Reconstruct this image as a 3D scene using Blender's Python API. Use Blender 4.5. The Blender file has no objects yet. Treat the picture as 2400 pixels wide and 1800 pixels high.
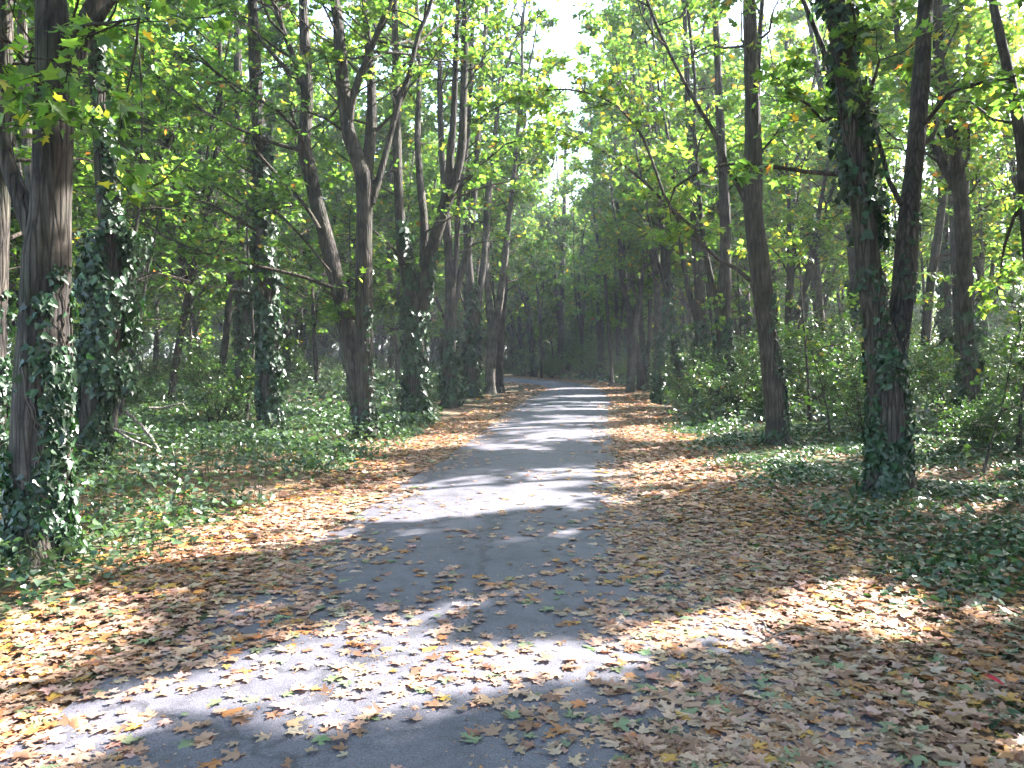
import bpy, math, random
import numpy as np
from mathutils import Vector, Matrix

rng = np.random.default_rng(7)
scene = bpy.context.scene
COL = scene.collection

# ------------------------------------------------------------------ camera
F = 1736.0                    # focal length in the 2212-wide frame
CX, CY = 1106.0, 829.5
HOR = 765.0
CAMZ = 1.6
PITCH = math.atan((CY - HOR) / F)
cam_d = bpy.data.cameras.new("camera")
cam_d.sensor_width = 36.0
cam_d.lens = 36.0 * F / 2212.0
cam_d.clip_start = 0.05
cam_d.clip_end = 2000.0
cam = bpy.data.objects.new("camera", cam_d)
cam.location = (0, 0, CAMZ)
cam.rotation_euler = (math.pi / 2 - PITCH, 0, 0)
COL.objects.link(cam)
scene.camera = cam

# ------------------------------------------------------------------ light
SUN_EL = math.radians(40)
SUN_AZ = math.atan2(0.88, 0.475)          # clockwise from +Y
SD = np.array([math.sin(SUN_AZ) * math.cos(SUN_EL), math.cos(SUN_AZ) * math.cos(SUN_EL), math.sin(SUN_EL)])
world = bpy.data.worlds.new("World")
scene.world = world
world.use_nodes = True
wn = world.node_tree
bg = wn.nodes["Background"]
sky = wn.nodes.new("ShaderNodeTexSky")
sky.sky_type = 'NISHITA'
sky.sun_disc = False
sky.sun_elevation = SUN_EL
sky.sun_rotation = SUN_AZ
sky.air_density = 1.0
sky.dust_density = 2.0
wn.links.new(sky.outputs[0], bg.inputs[0])
bg.inputs[1].default_value = 0.13
sl = bpy.data.lights.new("sun", 'SUN')
sl.energy = 4.4
sl.angle = math.radians(0.53)
sl.color = (1.0, 0.96, 0.91)
sun = bpy.data.objects.new("sun", sl)
sun.rotation_euler = Vector(-SD).to_track_quat('-Z', 'Y').to_euler()
sun.location = (20, 10, 40)
COL.objects.link(sun)
scene.view_settings.view_transform = 'Standard'
scene.view_settings.look = 'None'
scene.view_settings.gamma = 1.0
scene.view_settings.use_curve_mapping = False
scene.view_settings.exposure = 3.3
cy = scene.cycles
cy.max_bounces = 10
cy.diffuse_bounces = 6
cy.glossy_bounces = 3
cy.transmission_bounces = 8
cy.transparent_max_bounces = 8
cy.caustics_reflective = False
cy.caustics_refractive = False
cy.sample_clamp_indirect = 8.0
cy.use_denoising = True

# ------------------------------------------------------------------ pixel -> world
cp, sp = math.cos(PITCH), math.sin(PITCH)
def ray(px, py):
    a = (px - CX) / F
    b = (CY - py) / F
    return np.array([a, cp + b * sp, -sp + b * cp])
def P(px, py, Y):                # point on the ray at world depth Y
    r = ray(px, py)
    return np.array([r[0] / r[1] * Y, Y, CAMZ + r[2] / r[1] * Y])
def G(px, py):                   # ground point
    r = ray(px, py)
    s = CAMZ / -r[2]
    return np.array([r[0] * s, r[1] * s, 0.0])

# ------------------------------------------------------------------ path edges (ground plan)
PATH_LY = np.array([-8, 0, 4, 6, 8.5, 13, 21.7, 30, 36, 40, 43, 45.5, 49, 54, 58, 70.])
PATH_L = np.array([-2.4, -2.1, -2.0, -1.8, -1.5, -0.95, -0.15, 0.75, 1.6, 1.6, .9, -.3, -4, -12, -25, -60.])
PATH_RY = np.array([-8, 0, 4, 6, 8.5, 13, 21.7, 28, 35, 40, 44, 50, 55, 59, 64, 67, 80.])
PATH_R = np.array([1.7, 1.6, 1.55, 1.5, 1.45, 1.65, 2.6, 3.45, 4.0, 4.05, 3.65, 2.1, -.5, -5, -14, -26, -70.])
def edge_l(y): return np.interp(y, PATH_LY, PATH_L)
def edge_r(y): return np.interp(y, PATH_RY, PATH_R)

# ------------------------------------------------------------------ where sun reaches the ground: gaps in the canopy
GX0, GX1, GY0, GY1, GS = -40.0, 30.0, -6.0, 90.0, 0.05
mask = np.zeros((int((GY1 - GY0) / GS), int((GX1 - GX0) / GS)), dtype=np.float32)
def stamp(a, b, hw, hw2=None, val=1.0):
    hw2 = hw if hw2 is None else hw2
    m = max(hw, hw2) * 1.3
    x0, x1 = min(a[0], b[0]) - m, max(a[0], b[0]) + m
    y0, y1 = min(a[1], b[1]) - m, max(a[1], b[1]) + m
    i0, i1 = max(0, int((x0 - GX0) / GS)), min(mask.shape[1], int((x1 - GX0) / GS) + 1)
    j0, j1 = max(0, int((y0 - GY0) / GS)), min(mask.shape[0], int((y1 - GY0) / GS) + 1)
    if i1 <= i0 or j1 <= j0: return
    X, Yy = np.meshgrid(GX0 + (np.arange(i0, i1) + .5) * GS, GY0 + (np.arange(j0, j1) + .5) * GS)
    d = np.array(b[:2]) - np.array(a[:2]); L2 = max(d @ d, 1e-9)
    t = np.clip(((X - a[0]) * d[0] + (Yy - a[1]) * d[1]) / L2, 0, 1)
    dist = np.hypot(X - a[0] - t * d[0], Yy - a[1] - t * d[1])
    w = hw + (hw2 - hw) * t
    w = w * (1 + .22 * np.sin(X * 5.1 + Yy * 3.3) + .15 * np.sin(X * 11.7 - Yy * 9.1))
    reg = mask[j0:j1, i0:i1]
    np.maximum(reg, np.where(dist < w, val, 0), out=reg)
sr = np.random.default_rng(31)
def strip(pts, hw):
    q = [G(*p) for p in pts]
    for a, b in zip(q[:-1], q[1:]):
        if a[1] < 9: stamp(a, b, hw * .95 + .03); continue
        n = max(2, int(np.hypot(*(b - a)[:2]) / .7))
        for i in range(n):          # farther off the light comes through in broken flecks
            if sr.random() < .36: continue
            c = a + (b - a) * (i + sr.random()) / n + np.array([sr.normal(0, .3), sr.normal(0, .6), 0])
            e = np.array([sr.uniform(.1, .7), sr.normal(.1, .15), 0])
            stamp(c - e, c + e, hw * sr.uniform(.5, 1.2))
def shadow_xy(p):
    return np.array([p[0] - p[2] * SD[0] / SD[2], p[1] - p[2] * SD[1] / SD[2]])
def lit_at(points, hw):
    q = [shadow_xy(p) for p in points]
    if len(q) == 1: stamp(q[0], q[0], hw)
    for a, b in zip(q[:-1], q[1:]): stamp(a, b, hw)
# on the path and its verges
strip([(-60, 1625), (120, 1590), (330, 1530), (560, 1465)], .25)
strip([(0, 1660), (220, 1610)], .10)
strip([(640, 1570), (830, 1500), (1000, 1470), (1210, 1455)], .2)
strip([(860, 1440), (1050, 1410), (1250, 1400)], .09)
strip([(690, 1400), (860, 1350), (1010, 1310)], .07)
strip([(1330, 1410), (1500, 1370), (1640, 1335), (1760, 1310)], .19)
strip([(1530, 1390), (1700, 1400)], .08)
strip([(2120, 1650), (2230, 1600)], .10)
strip([(1880, 1360), (2010, 1300)], .08)
strip([(240, 1215), (420, 1180), (620, 1130), (780, 1085)], .22)
strip([(830, 1110), (960, 1085), (1110, 1060), (1290, 1045), (1450, 1040)], .33)
strip([(850, 1125), (1000, 1115), (1130, 1100)], .18)
strip([(1450, 1040), (1560, 1052)], .15)
strip([(1100, 1030), (1230, 1020)], .12)
strip([(1090, 982), (1290, 965)], .10)
strip([(1060, 972), (1200, 970)], .14)
strip([(1130, 942), (1310, 925)], .22)
strip([(1150, 913), (1310, 905)], .2)
strip([(1060, 935), (1150, 930)], .2)
strip([(1180, 890), (1315, 884)], .25)
strip([(1200, 868), (1330, 872), (1390, 868)], .3)
strip([(1220, 858), (1300, 852)], .35)
strip([(1180, 842), (1260, 838)], .4)
strip([(760, 965), (880, 948), (1000, 935)], .25)
strip([(900, 890), (1000, 885), (1120, 870)], .25)
strip([(700, 1005), (790, 990)], .2)
strip([(500, 1075), (640, 1050)], .15)
strip([(1390, 925), (1470, 912)], .22)
strip([(1330, 968), (1420, 962)], .15)
strip([(1690, 1010), (1760, 985), (1800, 960)], .28)
strip([(1620, 1050), (1720, 1030)], .18)
strip([(1980, 1110), (2150, 1090)], .12)
strip([(60, 1290), (180, 1240), (300, 1180)], .2)
strip([(330, 1140), (480, 1120)], .12)
# the right flank of the big trunk at the left, and its neighbour
for y in np.arange(440, 1190, 25):
    if 690 < y < 730: continue
    xr = np.interp(y, [440, 600, 800, 1000, 1190], [146, 148, 145, 138, 132])
    lit_at([P(xr, y, 6.4)], .24 if y > 800 else .17)
for (x, y, Y, r) in [(230, 330, 10.8, .2), (240, 420, 10.8, .15), (60, 120, 9.5, .15), (58, 260, 9.5, .2), (66, 400, 9.5, .15),
                     (400, 760, 13, .5), (360, 640, 13, .4), (300, 730, 11, .35), (535, 620, 26, .5), (600, 500, 17, .3), (595, 640, 17, .2),
                     (700, 520, 16, .25), (735, 700, 16, .2), (810, 900, 16, .18), (880, 520, 20, .3), (660, 300, 16, .3), (990, 400, 20, .4),
                     (1690, 770, 14.4, .15), (1990, 300, 9.4, .2), (540, 950, 14, .3), (360, 876, 12.6, .3), (325, 940, 10.5, .25), (375, 985, 10, .2), (200, 300, 7, .2), (1600, 90, 7, .5),
                     (1450, 230, 9, .7), (1340, 330, 16, .8), (1200, 470, 20, 1.), (1750, 600, 17, .8), (1850, 770, 18, .7), (1750, 850, 17, .6), (2050, 800, 15, .6),
                     (2140, 680, 15, .8), (1500, 340, 14, .7), (1120, 560, 22, .8), (1020, 200, 20, .8), (900, 300, 18, .6)]:
    lit_at([P(x, y, Y)], r)
key_mask = mask.copy()
mr = np.random.default_rng(11)
for _ in range(1700):
    y = 6 + 60 * mr.random() ** 1.1; x = mr.uniform(-26, 20)
    if edge_l(y) - .3 < x < edge_r(y) + .3 and (y < 14 or mr.random() < .6): continue
    if y < 11 and abs(x) < 5: continue
    if abs(x - 1) < 5 and mr.random() < .6: continue
    r = mr.uniform(.08, .38) * (1 + y / 40)
    stamp((x, y), (x + mr.uniform(.1, .9), y + mr.uniform(0, .4)), r)
def lit(pos, mask=mask):
    gx = pos[:, 0] - pos[:, 2] * SD[0] / SD[2]
    gy = pos[:, 1] - pos[:, 2] * SD[1] / SD[2]
    i = ((gx - GX0) / GS).astype(int); j = ((gy - GY0) / GS).astype(int)
    ok = (i >= 0) & (j >= 0) & (i < mask.shape[1]) & (j < mask.shape[0])
    out = np.zeros(len(pos), bool)
    out[ok] = mask[j[ok], i[ok]] > .5
    return out

# ------------------------------------------------------------------ materials
def new_mat(name):
    m = bpy.data.materials.new(name); m.use_nodes = True
    nt = m.node_tree
    for n in list(nt.nodes): nt.nodes.remove(n)
    out = nt.nodes.new("ShaderNodeOutputMaterial")
    return m, nt, out
def N(nt, t, **kw):
    n = nt.nodes.new(t)
    for k, v in kw.items(): setattr(n, k, v)
    return n
def ramp(nt, stops, interp='LINEAR'):
    r = nt.nodes.new("ShaderNodeValToRGB"); r.color_ramp.interpolation = interp
    e = r.color_ramp.elements
    while len(e) < len(stops): e.new(.5)
    for el, (p, c) in zip(e, stops): el.position = p; el.color = (*c, 1)
    return r
def leaf_mat(name, rough=.5, trans=.45, tint=(1.9, 2.0, .9), spec=.35):
    m, nt, out = new_mat(name)
    L = nt.links
    at = N(nt, "ShaderNodeAttribute", attribute_name="tint")
    pb = N(nt, "ShaderNodeBsdfPrincipled")
    pb.inputs["Roughness"].default_value = rough
    pb.inputs["Specular IOR Level"].default_value = spec
    # faint blotches across each leaf
    tc = N(nt, "ShaderNodeTexCoord"); no = N(nt, "ShaderNodeTexNoise"); no.inputs["Scale"].default_value = 30
    L.new(tc.outputs["Object"], no.inputs["Vector"])
    mr_ = N(nt, "ShaderNodeMapRange"); mr_.inputs[3].default_value = .72; mr_.inputs[4].default_value = 1.25
    L.new(no.outputs["Fac"], mr_.inputs[0])
    mul = N(nt, "ShaderNodeMix", data_type='RGBA', blend_type='MULTIPLY'); mul.inputs[0].default_value = 1
    L.new(at.outputs["Color"], mul.inputs[6]); L.new(mr_.outputs[0], mul.inputs[7])
    L.new(mul.outputs[2], pb.inputs["Base Color"])
    if trans > 0:
        tr = N(nt, "ShaderNodeBsdfTranslucent")
        tm = N(nt, "ShaderNodeMix", data_type='RGBA', blend_type='MULTIPLY'); tm.inputs[0].default_value = 1
        L.new(mul.outputs[2], tm.inputs[6]); tm.inputs[7].default_value = (*tint, 1)
        L.new(tm.outputs[2], tr.inputs["Color"])
        mx = N(nt, "ShaderNodeMixShader"); mx.inputs[0].default_value = trans
        L.new(pb.outputs[0], mx.inputs[1]); L.new(tr.outputs[0], mx.inputs[2])
        L.new(mx.outputs[0], out.inputs[0])
    else:
        L.new(pb.outputs[0], out.inputs[0])
    return m
M_LEAF = leaf_mat("maple_leaf", .45, .55, (2.7, 2.7, 1.3), .45)
M_IVY = leaf_mat("ivy_leaf", .4, .15, (1.5, 1.8, .6), .5)
M_HERB = leaf_mat("herb_leaf", .3, .28, (1.5, 1.8, .9), .6)
M_LITTER = leaf_mat("dry_leaf", .55, .18, (1.2, .97, .8), .4)

def bark_mat(name, c0, c1, c2, moss=.35):
    m, nt, out = new_mat(name); L = nt.links
    tc = N(nt, "ShaderNodeTexCoord")
    mp = N(nt, "ShaderNodeMapping"); mp.inputs["Scale"].default_value = (16, 16, 1.6)
    L.new(tc.outputs["Object"], mp.inputs[0])
    n1 = N(nt, "ShaderNodeTexNoise"); n1.inputs["Scale"].default_value = 1.6; n1.inputs["Detail"].default_value = 8; n1.inputs["Roughness"].default_value = .65
    L.new(mp.outputs[0], n1.inputs["Vector"])
    mp2 = N(nt, "ShaderNodeMapping"); mp2.inputs["Scale"].default_value = (1.2, 1.2, 3.2)
    L.new(tc.outputs["Object"], mp2.inputs[0])
    n2 = N(nt, "ShaderNodeTexNoise"); n2.inputs["Scale"].default_value = 1.1; n2.inputs["Detail"].default_value = 5
    L.new(mp2.outputs[0], n2.inputs["Vector"])
    r1 = ramp(nt, [(.3, c0), (.52, c1), (.75, c2)])
    L.new(n1.outputs["Fac"], r1.inputs[0])
    r2 = ramp(nt, [(.38, (.55, .55, .55)), (.62, (1.15, 1.1, 1.05))])
    L.new(n2.outputs["Fac"], r2.inputs[0])
    mu = N(nt, "ShaderNodeMix", data_type='RGBA', blend_type='MULTIPLY'); mu.inputs[0].default_value = 1
    L.new(r1.outputs[0], mu.inputs[6]); L.new(r2.outputs[0], mu.inputs[7])
    n3 = N(nt, "ShaderNodeTexNoise"); n3.inputs["Scale"].default_value = 2.3; n3.inputs["Detail"].default_value = 6
    L.new(tc.outputs["Object"], n3.inputs["Vector"])
    r3 = ramp(nt, [(.5, (0, 0, 0)), (.68, (moss, moss, moss))]); L.new(n3.outputs["Fac"], r3.inputs[0])
    mg = N(nt, "ShaderNodeMix", data_type='RGBA'); L.new(r3.outputs[0], mg.inputs[0])
    L.new(mu.outputs[2], mg.inputs[6]); mg.inputs[7].default_value = (.045, .06, .02, 1)
    pb = N(nt, "ShaderNodeBsdfPrincipled"); pb.inputs["Roughness"].default_value = .85; pb.inputs["Specular IOR Level"].default_value = .25
    L.new(mg.outputs[2], pb.inputs["Base Color"])
    vo = N(nt, "ShaderNodeTexVoronoi", feature='DISTANCE_TO_EDGE'); vo.inputs["Scale"].default_value = 1.5
    nd = N(nt, "ShaderNodeMix", data_type='VECTOR'); nd.inputs[0].default_value = .22
    L.new(mp.outputs[0], nd.inputs[4]); L.new(n1.outputs["Color"], nd.inputs[5]); L.new(nd.outputs[1], vo.inputs["Vector"])
    cr = ramp(nt, [(0, (.35, .35, .35)), (.16, (1, 1, 1))]); L.new(vo.outputs["Distance"], cr.inputs[0])
    mk = N(nt, "ShaderNodeMix", data_type='RGBA', blend_type='MULTIPLY'); mk.inputs[0].default_value = .8
    L.new(mg.outputs[2], mk.inputs[6]); L.new(cr.outputs[0], mk.inputs[7]); L.new(mk.outputs[2], pb.inputs["Base Color"])
    ad = N(nt, "ShaderNodeMath", operation='ADD'); L.new(cr.outputs[0], ad.inputs[0]); L.new(n1.outputs["Fac"], ad.inputs[1])
    bp = N(nt, "ShaderNodeBump"); bp.inputs["Strength"].default_value = 1; bp.inputs["Distance"].default_value = .022
    L.new(ad.outputs[0], bp.inputs["Height"]); L.new(bp.outputs[0], pb.inputs["Normal"])
    L.new(pb.outputs[0], out.inputs[0])
    return m
M_BARK = bark_mat("bark", (.024, .02, .018), (.07, .06, .053), (.15, .133, .122))
M_BARK_GREY = bark_mat("pale_bark", (.06, .052, .045), (.15, .135, .12), (.25, .23, .21), .2)
M_TWIG = bark_mat("twig_bark", (.03, .024, .018), (.07, .055, .042), (.12, .1, .08), .1)
M_DEAD = bark_mat("dead_wood", (.16, .14, .12), (.3, .27, .24), (.42, .39, .36), .05)

def ground_mat():
    m, nt, out = new_mat("forest_floor"); L = nt.links
    tc = N(nt, "ShaderNodeTexCoord")
    v = N(nt, "ShaderNodeTexVoronoi"); v.inputs["Scale"].default_value = 11
    L.new(tc.outputs["Object"], v.inputs["Vector"])
    r = ramp(nt, [(0, (.035, .022, .013)), (.35, (.1, .06, .032)), (.7, (.2, .13, .08)), (1, (.16, .09, .03))])
    L.new(v.outputs["Color"], r.inputs[0])
    n = N(nt, "ShaderNodeTexNoise"); n.inputs["Scale"].default_value = .5; n.inputs["Detail"].default_value = 6
    L.new(tc.outputs["Object"], n.inputs["Vector"])
    r2 = ramp(nt, [(.42, (0, 0, 0)), (.6, (1, 1, 1))]); L.new(n.outputs["Fac"], r2.inputs[0])
    mx = N(nt, "ShaderNodeMix", data_type='RGBA'); L.new(r2.outputs[0], mx.inputs[0])
    L.new(r.outputs[0], mx.inputs[6]); mx.inputs[7].default_value = (.045, .06, .022, 1)
    pb = N(nt, "ShaderNodeBsdfPrincipled"); pb.inputs["Roughness"].default_value = .95
    L.new(mx.outputs[2], pb.inputs["Base Color"])
    bp = N(nt, "ShaderNodeBump"); bp.inputs["Strength"].default_value = .8; bp.inputs["Distance"].default_value = .04
    L.new(v.outputs["Distance"], bp.inputs["Height"]); L.new(bp.outputs[0], pb.inputs["Normal"])
    L.new(pb.outputs[0], out.inputs[0]); return m
def asphalt_mat():
    m, nt, out = new_mat("asphalt"); L = nt.links
    tc = N(nt, "ShaderNodeTexCoord")
    n = N(nt, "ShaderNodeTexNoise"); n.inputs["Scale"].default_value = 160; n.inputs["Detail"].default_value = 4; n.inputs["Roughness"].default_value = .7
    L.new(tc.outputs["Object"], n.inputs["Vector"])
    v = N(nt, "ShaderNodeTexVoronoi"); v.inputs["Scale"].default_value = 140; L.new(tc.outputs["Object"], v.inputs["Vector"])
    n2 = N(nt, "ShaderNodeTexNoise"); n2.inputs["Scale"].default_value = .9; n2.inputs["Detail"].default_value = 6
    L.new(tc.outputs["Object"], n2.inputs["Vector"])
    r = ramp(nt, [(.3, (.06, .058, .073)), (.55, (.107, .103, .128)), (.75, (.215, .21, .238))]); L.new(n.outputs["Fac"], r.inputs[0])
    r2 = ramp(nt, [(.3, (.8, .8, .82)), (.7, (1.2, 1.18, 1.16))]); L.new(n2.outputs["Fac"], r2.inputs[0])
    mu = N(nt, "ShaderNodeMix", data_type='RGBA', blend_type='MULTIPLY'); mu.inputs[0].default_value = 1
    L.new(r.outputs[0], mu.inputs[6]); L.new(r2.outputs[0], mu.inputs[7])
    n4 = N(nt, "ShaderNodeTexNoise"); n4.inputs["Scale"].default_value = 5; n4.inputs["Detail"].default_value = 7; n4.inputs["Roughness"].default_value = .7
    L.new(tc.outputs["Object"], n4.inputs["Vector"])
    r4 = ramp(nt, [(.36, (.62, .6, .6)), (.5, (1, 1, 1)), (.7, (1.12, 1.1, 1.1))]); L.new(n4.outputs["Fac"], r4.inputs[0])
    m4 = N(nt, "ShaderNodeMix", data_type='RGBA', blend_type='MULTIPLY'); m4.inputs[0].default_value = .85
    L.new(mu.outputs[2], m4.inputs[6]); L.new(r4.outputs[0], m4.inputs[7])
    vc = N(nt, "ShaderNodeTexVoronoi", feature='DISTANCE_TO_EDGE'); vc.inputs["Scale"].default_value = .55
    dm = N(nt, "ShaderNodeMix", data_type='VECTOR'); dm.inputs[0].default_value = .3
    L.new(tc.outputs["Object"], dm.inputs[4]); L.new(n4.outputs["Color"], dm.inputs[5]); L.new(dm.outputs[1], vc.inputs["Vector"])
    rc = ramp(nt, [(0, (.35, .34, .34)), (.007, (.5, .5, .5)), (.016, (1, 1, 1))]); L.new(vc.outputs["Distance"], rc.inputs[0])
    m5 = N(nt, "ShaderNodeMix", data_type='RGBA', blend_type='MULTIPLY'); m5.inputs[0].default_value = .75
    L.new(m4.outputs[2], m5.inputs[6]); L.new(rc.outputs[0], m5.inputs[7]); m4 = m5
    rv = ramp(nt, [(0, (1.5, 1.5, 1.55)), (.35, (1, 1, 1)), (.8, (.7, .7, .7))]); L.new(v.outputs["Distance"], rv.inputs[0])
    mu = N(nt, "ShaderNodeMix", data_type='RGBA', blend_type='MULTIPLY'); mu.inputs[0].default_value = .9
    L.new(m4.outputs[2], mu.inputs[6]); L.new(rv.outputs[0], mu.inputs[7])
    pb = N(nt, "ShaderNodeBsdfPrincipled"); pb.inputs["Roughness"].default_value = .62; pb.inputs["Specular IOR Level"].default_value = .5
    L.new(mu.outputs[2], pb.inputs["Base Color"])
    bp = N(nt, "ShaderNodeBump"); bp.inputs["Strength"].default_value = .6; bp.inputs["Distance"].default_value = .003
    L.new(v.outputs["Distance"], bp.inputs["Height"]); L.new(bp.outputs[0], pb.inputs["Normal"])
    L.new(pb.outputs[0], out.inputs[0]); return m

# ------------------------------------------------------------------ mesh helpers (numpy)
class MB:
    """collects vertices, faces and a colour per vertex; builds ONE mesh"""
    def __init__(s): s.v = []; s.f = []; s.c = []; s.n = 0
    def add(s, v, fs, c=None):
        v = np.asarray(v, np.float32).reshape(-1, 3)
        s.v.append(v)
        for f in fs:
            f = np.asarray(f, np.int32)
            if len(f): s.f.append(f + s.n)
        if c is None: c = np.ones((len(v), 3), np.float32)
        s.c.append(np.asarray(c, np.float32).reshape(-1, 3)); s.n += len(v)
    def mesh(s, name, mats, smooth=False, origin=None):
        V = np.concatenate(s.v) if s.v else np.zeros((0, 3), np.float32)
        if origin is not None: V = V - np.asarray(origin, np.float32)
        me = bpy.data.meshes.new(name)
        tot = np.concatenate([np.full(len(f), f.shape[1], np.int32) for f in s.f]) if s.f else np.zeros(0, np.int32)
        idx = np.concatenate([f.ravel() for f in s.f]) if s.f else np.zeros(0, np.int32)
        me.vertices.add(len(V)); me.vertices.foreach_set("co", V.ravel().astype(np.float32))
        me.loops.add(len(idx)); me.loops.foreach_set("vertex_index", idx.astype(np.int32))
        me.polygons.add(len(tot))
        st = np.concatenate([[0], np.cumsum(tot)[:-1]]).astype(np.int32) if len(tot) else tot
        me.polygons.foreach_set("loop_start", st)
        try: me.polygons.foreach_set("loop_total", tot)
        except Exception: pass
        if smooth: me.polygons.foreach_set("use_smooth", np.ones(len(tot), bool))
        at = me.attributes.new("tint", 'FLOAT_COLOR', 'POINT')
        C = np.concatenate(s.c); C4 = np.ones((len(C), 4), np.float32); C4[:, :3] = C
        at.data.foreach_set("color", C4.ravel())
        me.materials.append(mats)
        me.update(calc_edges=True)
        return me
def link(name, data, parent=None, loc=None):
    o = bpy.data.objects.new(name, data); COL.objects.link(o)
    if parent is not None: o.parent = parent
    if loc is not None: o.location = loc
    return o
def tag(o, label=None, cat=None, group=None, kind=None):
    if label: o["label"] = label
    if cat: o["category"] = cat
    if group: o["group"] = group
    if kind: o["kind"] = kind
    return o

def unit(a): return a / np.maximum(np.linalg.norm(a, axis=-1, keepdims=True), 1e-9)
def frames(T):
    up = np.zeros_like(T); up[..., 2] = 1
    alt = np.zeros_like(T); alt[..., 0] = 1
    use = np.abs(T[..., 2:3]) > .9
    B = unit(np.cross(T, np.where(use, alt, up))); Nn = np.cross(B, T)
    return B, Nn
def tubes(mb, pts, rad, sides, jitter=0., r_=None):
    """pts (B,K,3), rad (B,K): B tubes at once"""
    Bn, K = pts.shape[:2]
    T = np.empty_like(pts); T[:, 1:-1] = pts[:, 2:] - pts[:, :-2]; T[:, 0] = pts[:, 1] - pts[:, 0]; T[:, -1] = pts[:, -1] - pts[:, -2]
    T = unit(T)
    t0 = unit(T.mean(1)); b0, _ = frames(t0)
    b = b0[:, None, :] - T * np.sum(b0[:, None, :] * T, -1, keepdims=True); b = unit(b); n = np.cross(b, T)
    a = np.linspace(0, 2 * np.pi, sides, endpoint=False)
    R = rad[..., None] * np.ones(sides)
    if jitter: R = R * (1 + jitter * (r_ or rng).standard_normal(R.shape))
    V = pts[:, :, None, :] + R[..., None] * (b[:, :, None, :] * np.cos(a)[:, None] + n[:, :, None, :] * np.sin(a)[:, None])
    k = np.arange(K - 1)[:, None] * sides; s_ = np.arange(sides)[None, :]; s2 = (s_ + 1) % sides
    q = np.stack([k + s_, k + s2, k + sides + s2, k + sides + s_], -1).reshape(-1, 4)
    Fq = (q[None] + (np.arange(Bn) * K * sides)[:, None, None]).reshape(-1, 4)
    mb.add(V.reshape(-1, 3), [Fq])
    return b, n
def resample(pts, rad, step):
    pts = np.asarray(pts, float); rad = np.asarray(rad, float)
    p = np.vstack([2 * pts[0] - pts[1], pts, 2 * pts[-1] - pts[-2]])
    out, ro = [], []
    for i in range(len(pts) - 1):
        p0, p1, p2, p3 = p[i:i + 4]
        n = max(1, int(np.linalg.norm(p2 - p1) / step))
        for t in np.arange(n) / n:
            out.append(.5 * ((2 * p1) + (-p0 + p2) * t + (2 * p0 - 5 * p1 + 4 * p2 - p3) * t * t + (-p0 + 3 * p1 - 3 * p2 + p3) * t ** 3))
            ro.append(rad[i] * (1 - t) + rad[i + 1] * t)
    out.append(pts[-1]); ro.append(rad[-1])
    return np.array(out), np.array(ro)

# leaf templates: outline halves folded about the midrib; local (u along, v across, w up)
def template(half, fold, curl=0., stalk=0.):
    h = np.array(half, float)
    up = [(u, v, fold * abs(v) - curl * u * u) for u, v in h]
    mid0, mid1 = 0, len(h) - 1
    dn = [(u, -v, fold * abs(v) - curl * u * u) for u, v in h[1:-1]]
    V = np.array(up + dn)
    f1 = list(range(len(h)))
    f2 = [0] + [mid1] + [len(h) + i for i in range(len(h) - 2)][::-1]
    return V, [np.array([f1[::-1]]), np.array([f2[::-1]])]
MAPLE = [(0, 0), (-.1, .16), (-.02, .42), (.1, .24), (.2, .26), (.3, .42), (.44, .40), (.62, .62), (.62, .40), (.52, .30), (.5, .13), (.66, .12), (.74, .24), (.82, .1), (1, 0)]
MAPLE_S = [(0, 0), (.06, .4), (.24, .26), (.6, .54), (.58, .19), (1, 0)]
RHOMB = [(0, 0), (.42, .38), (1, 0)]
OVAL = [(0, 0), (.25, .27), (.62, .25), (1, 0)]
IVYL = [(0, 0), (-.06, .22), (.2, .48), (.4, .27), (.62, .26), (1, 0)]
T_MAPLE = [template(MAPLE_S, .18, .15), template(MAPLE_S, -.15, .25), template(MAPLE_S, .3, .1)]
T_RHOMB = [template(RHOMB, .2, .1), template(RHOMB, -.15, .2)]
T_OVAL = [template(OVAL, .25, .25), template(OVAL, .1, .4)]
T_IVY = [template(IVYL, .12, .2), template(IVYL, .25, .3)]
def warp(t, seed, amt):
    r = np.random.default_rng(seed); V, f = t; V = V.copy()
    V[:, 2] += amt * (np.sin(V[:, 0] * r.uniform(3, 7) + r.uniform(0, 6)) * r.uniform(.3, 1) + np.sin(V[:, 1] * r.uniform(4, 9) + r.uniform(0, 6)) * r.uniform(.3, 1)) + r.normal(0, amt * .35, len(V))
    return V, f
T_DRY = [warp(template(MAPLE, f, c), 40 + i, .04) for i, (f, c) in enumerate([(.05, 0), (.12, .06), (-.1, -.05), (.2, .1), (-.16, .05), (.03, -.08), (.3, .08), (-.06, .06)])]
T_DRY_S = [warp(template(MAPLE_S, f, c), 60 + i, .05) for i, (f, c) in enumerate([(.08, 0), (.2, .08), (-.15, -.05), (-.06, .1)])]

def leaves(mb, pos, T, Nn, size, col, temps):
    if len(pos) == 0: return
    B = unit(np.cross(Nn, T)); Nn = np.cross(T, B)
    ch = rng.integers(0, len(temps), len(pos))
    for k, (V, fs) in enumerate(temps):
        s = ch == k; n = int(s.sum())
        if not n: continue
        W = pos[s][:, None] + size[s][:, None, None] * (V[None, :, 0:1] * T[s][:, None] + V[None, :, 1:2] * B[s][:, None] + V[None, :, 2:3] * Nn[s][:, None])
        off = (np.arange(n) * len(V))[:, None]
        mb.add(W.reshape(-1, 3), [(f[0][None] + off) for f in fs], np.repeat(col[s], len(V), 0))
GREENS = np.array([(.045, .1, .024), (.062, .125, .028), (.085, .15, .032), (.125, .19, .04), (.22, .22, .03), (.3, .2, .03), (.28, .11, .03)])
def leaf_cols(n, w, r=rng):
    w = np.array(w, float); w /= w.sum()
    c = GREENS[r.choice(len(GREENS), n, p=w)]
    return c * r.uniform(.75, 1.3, (n, 1))
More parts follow.
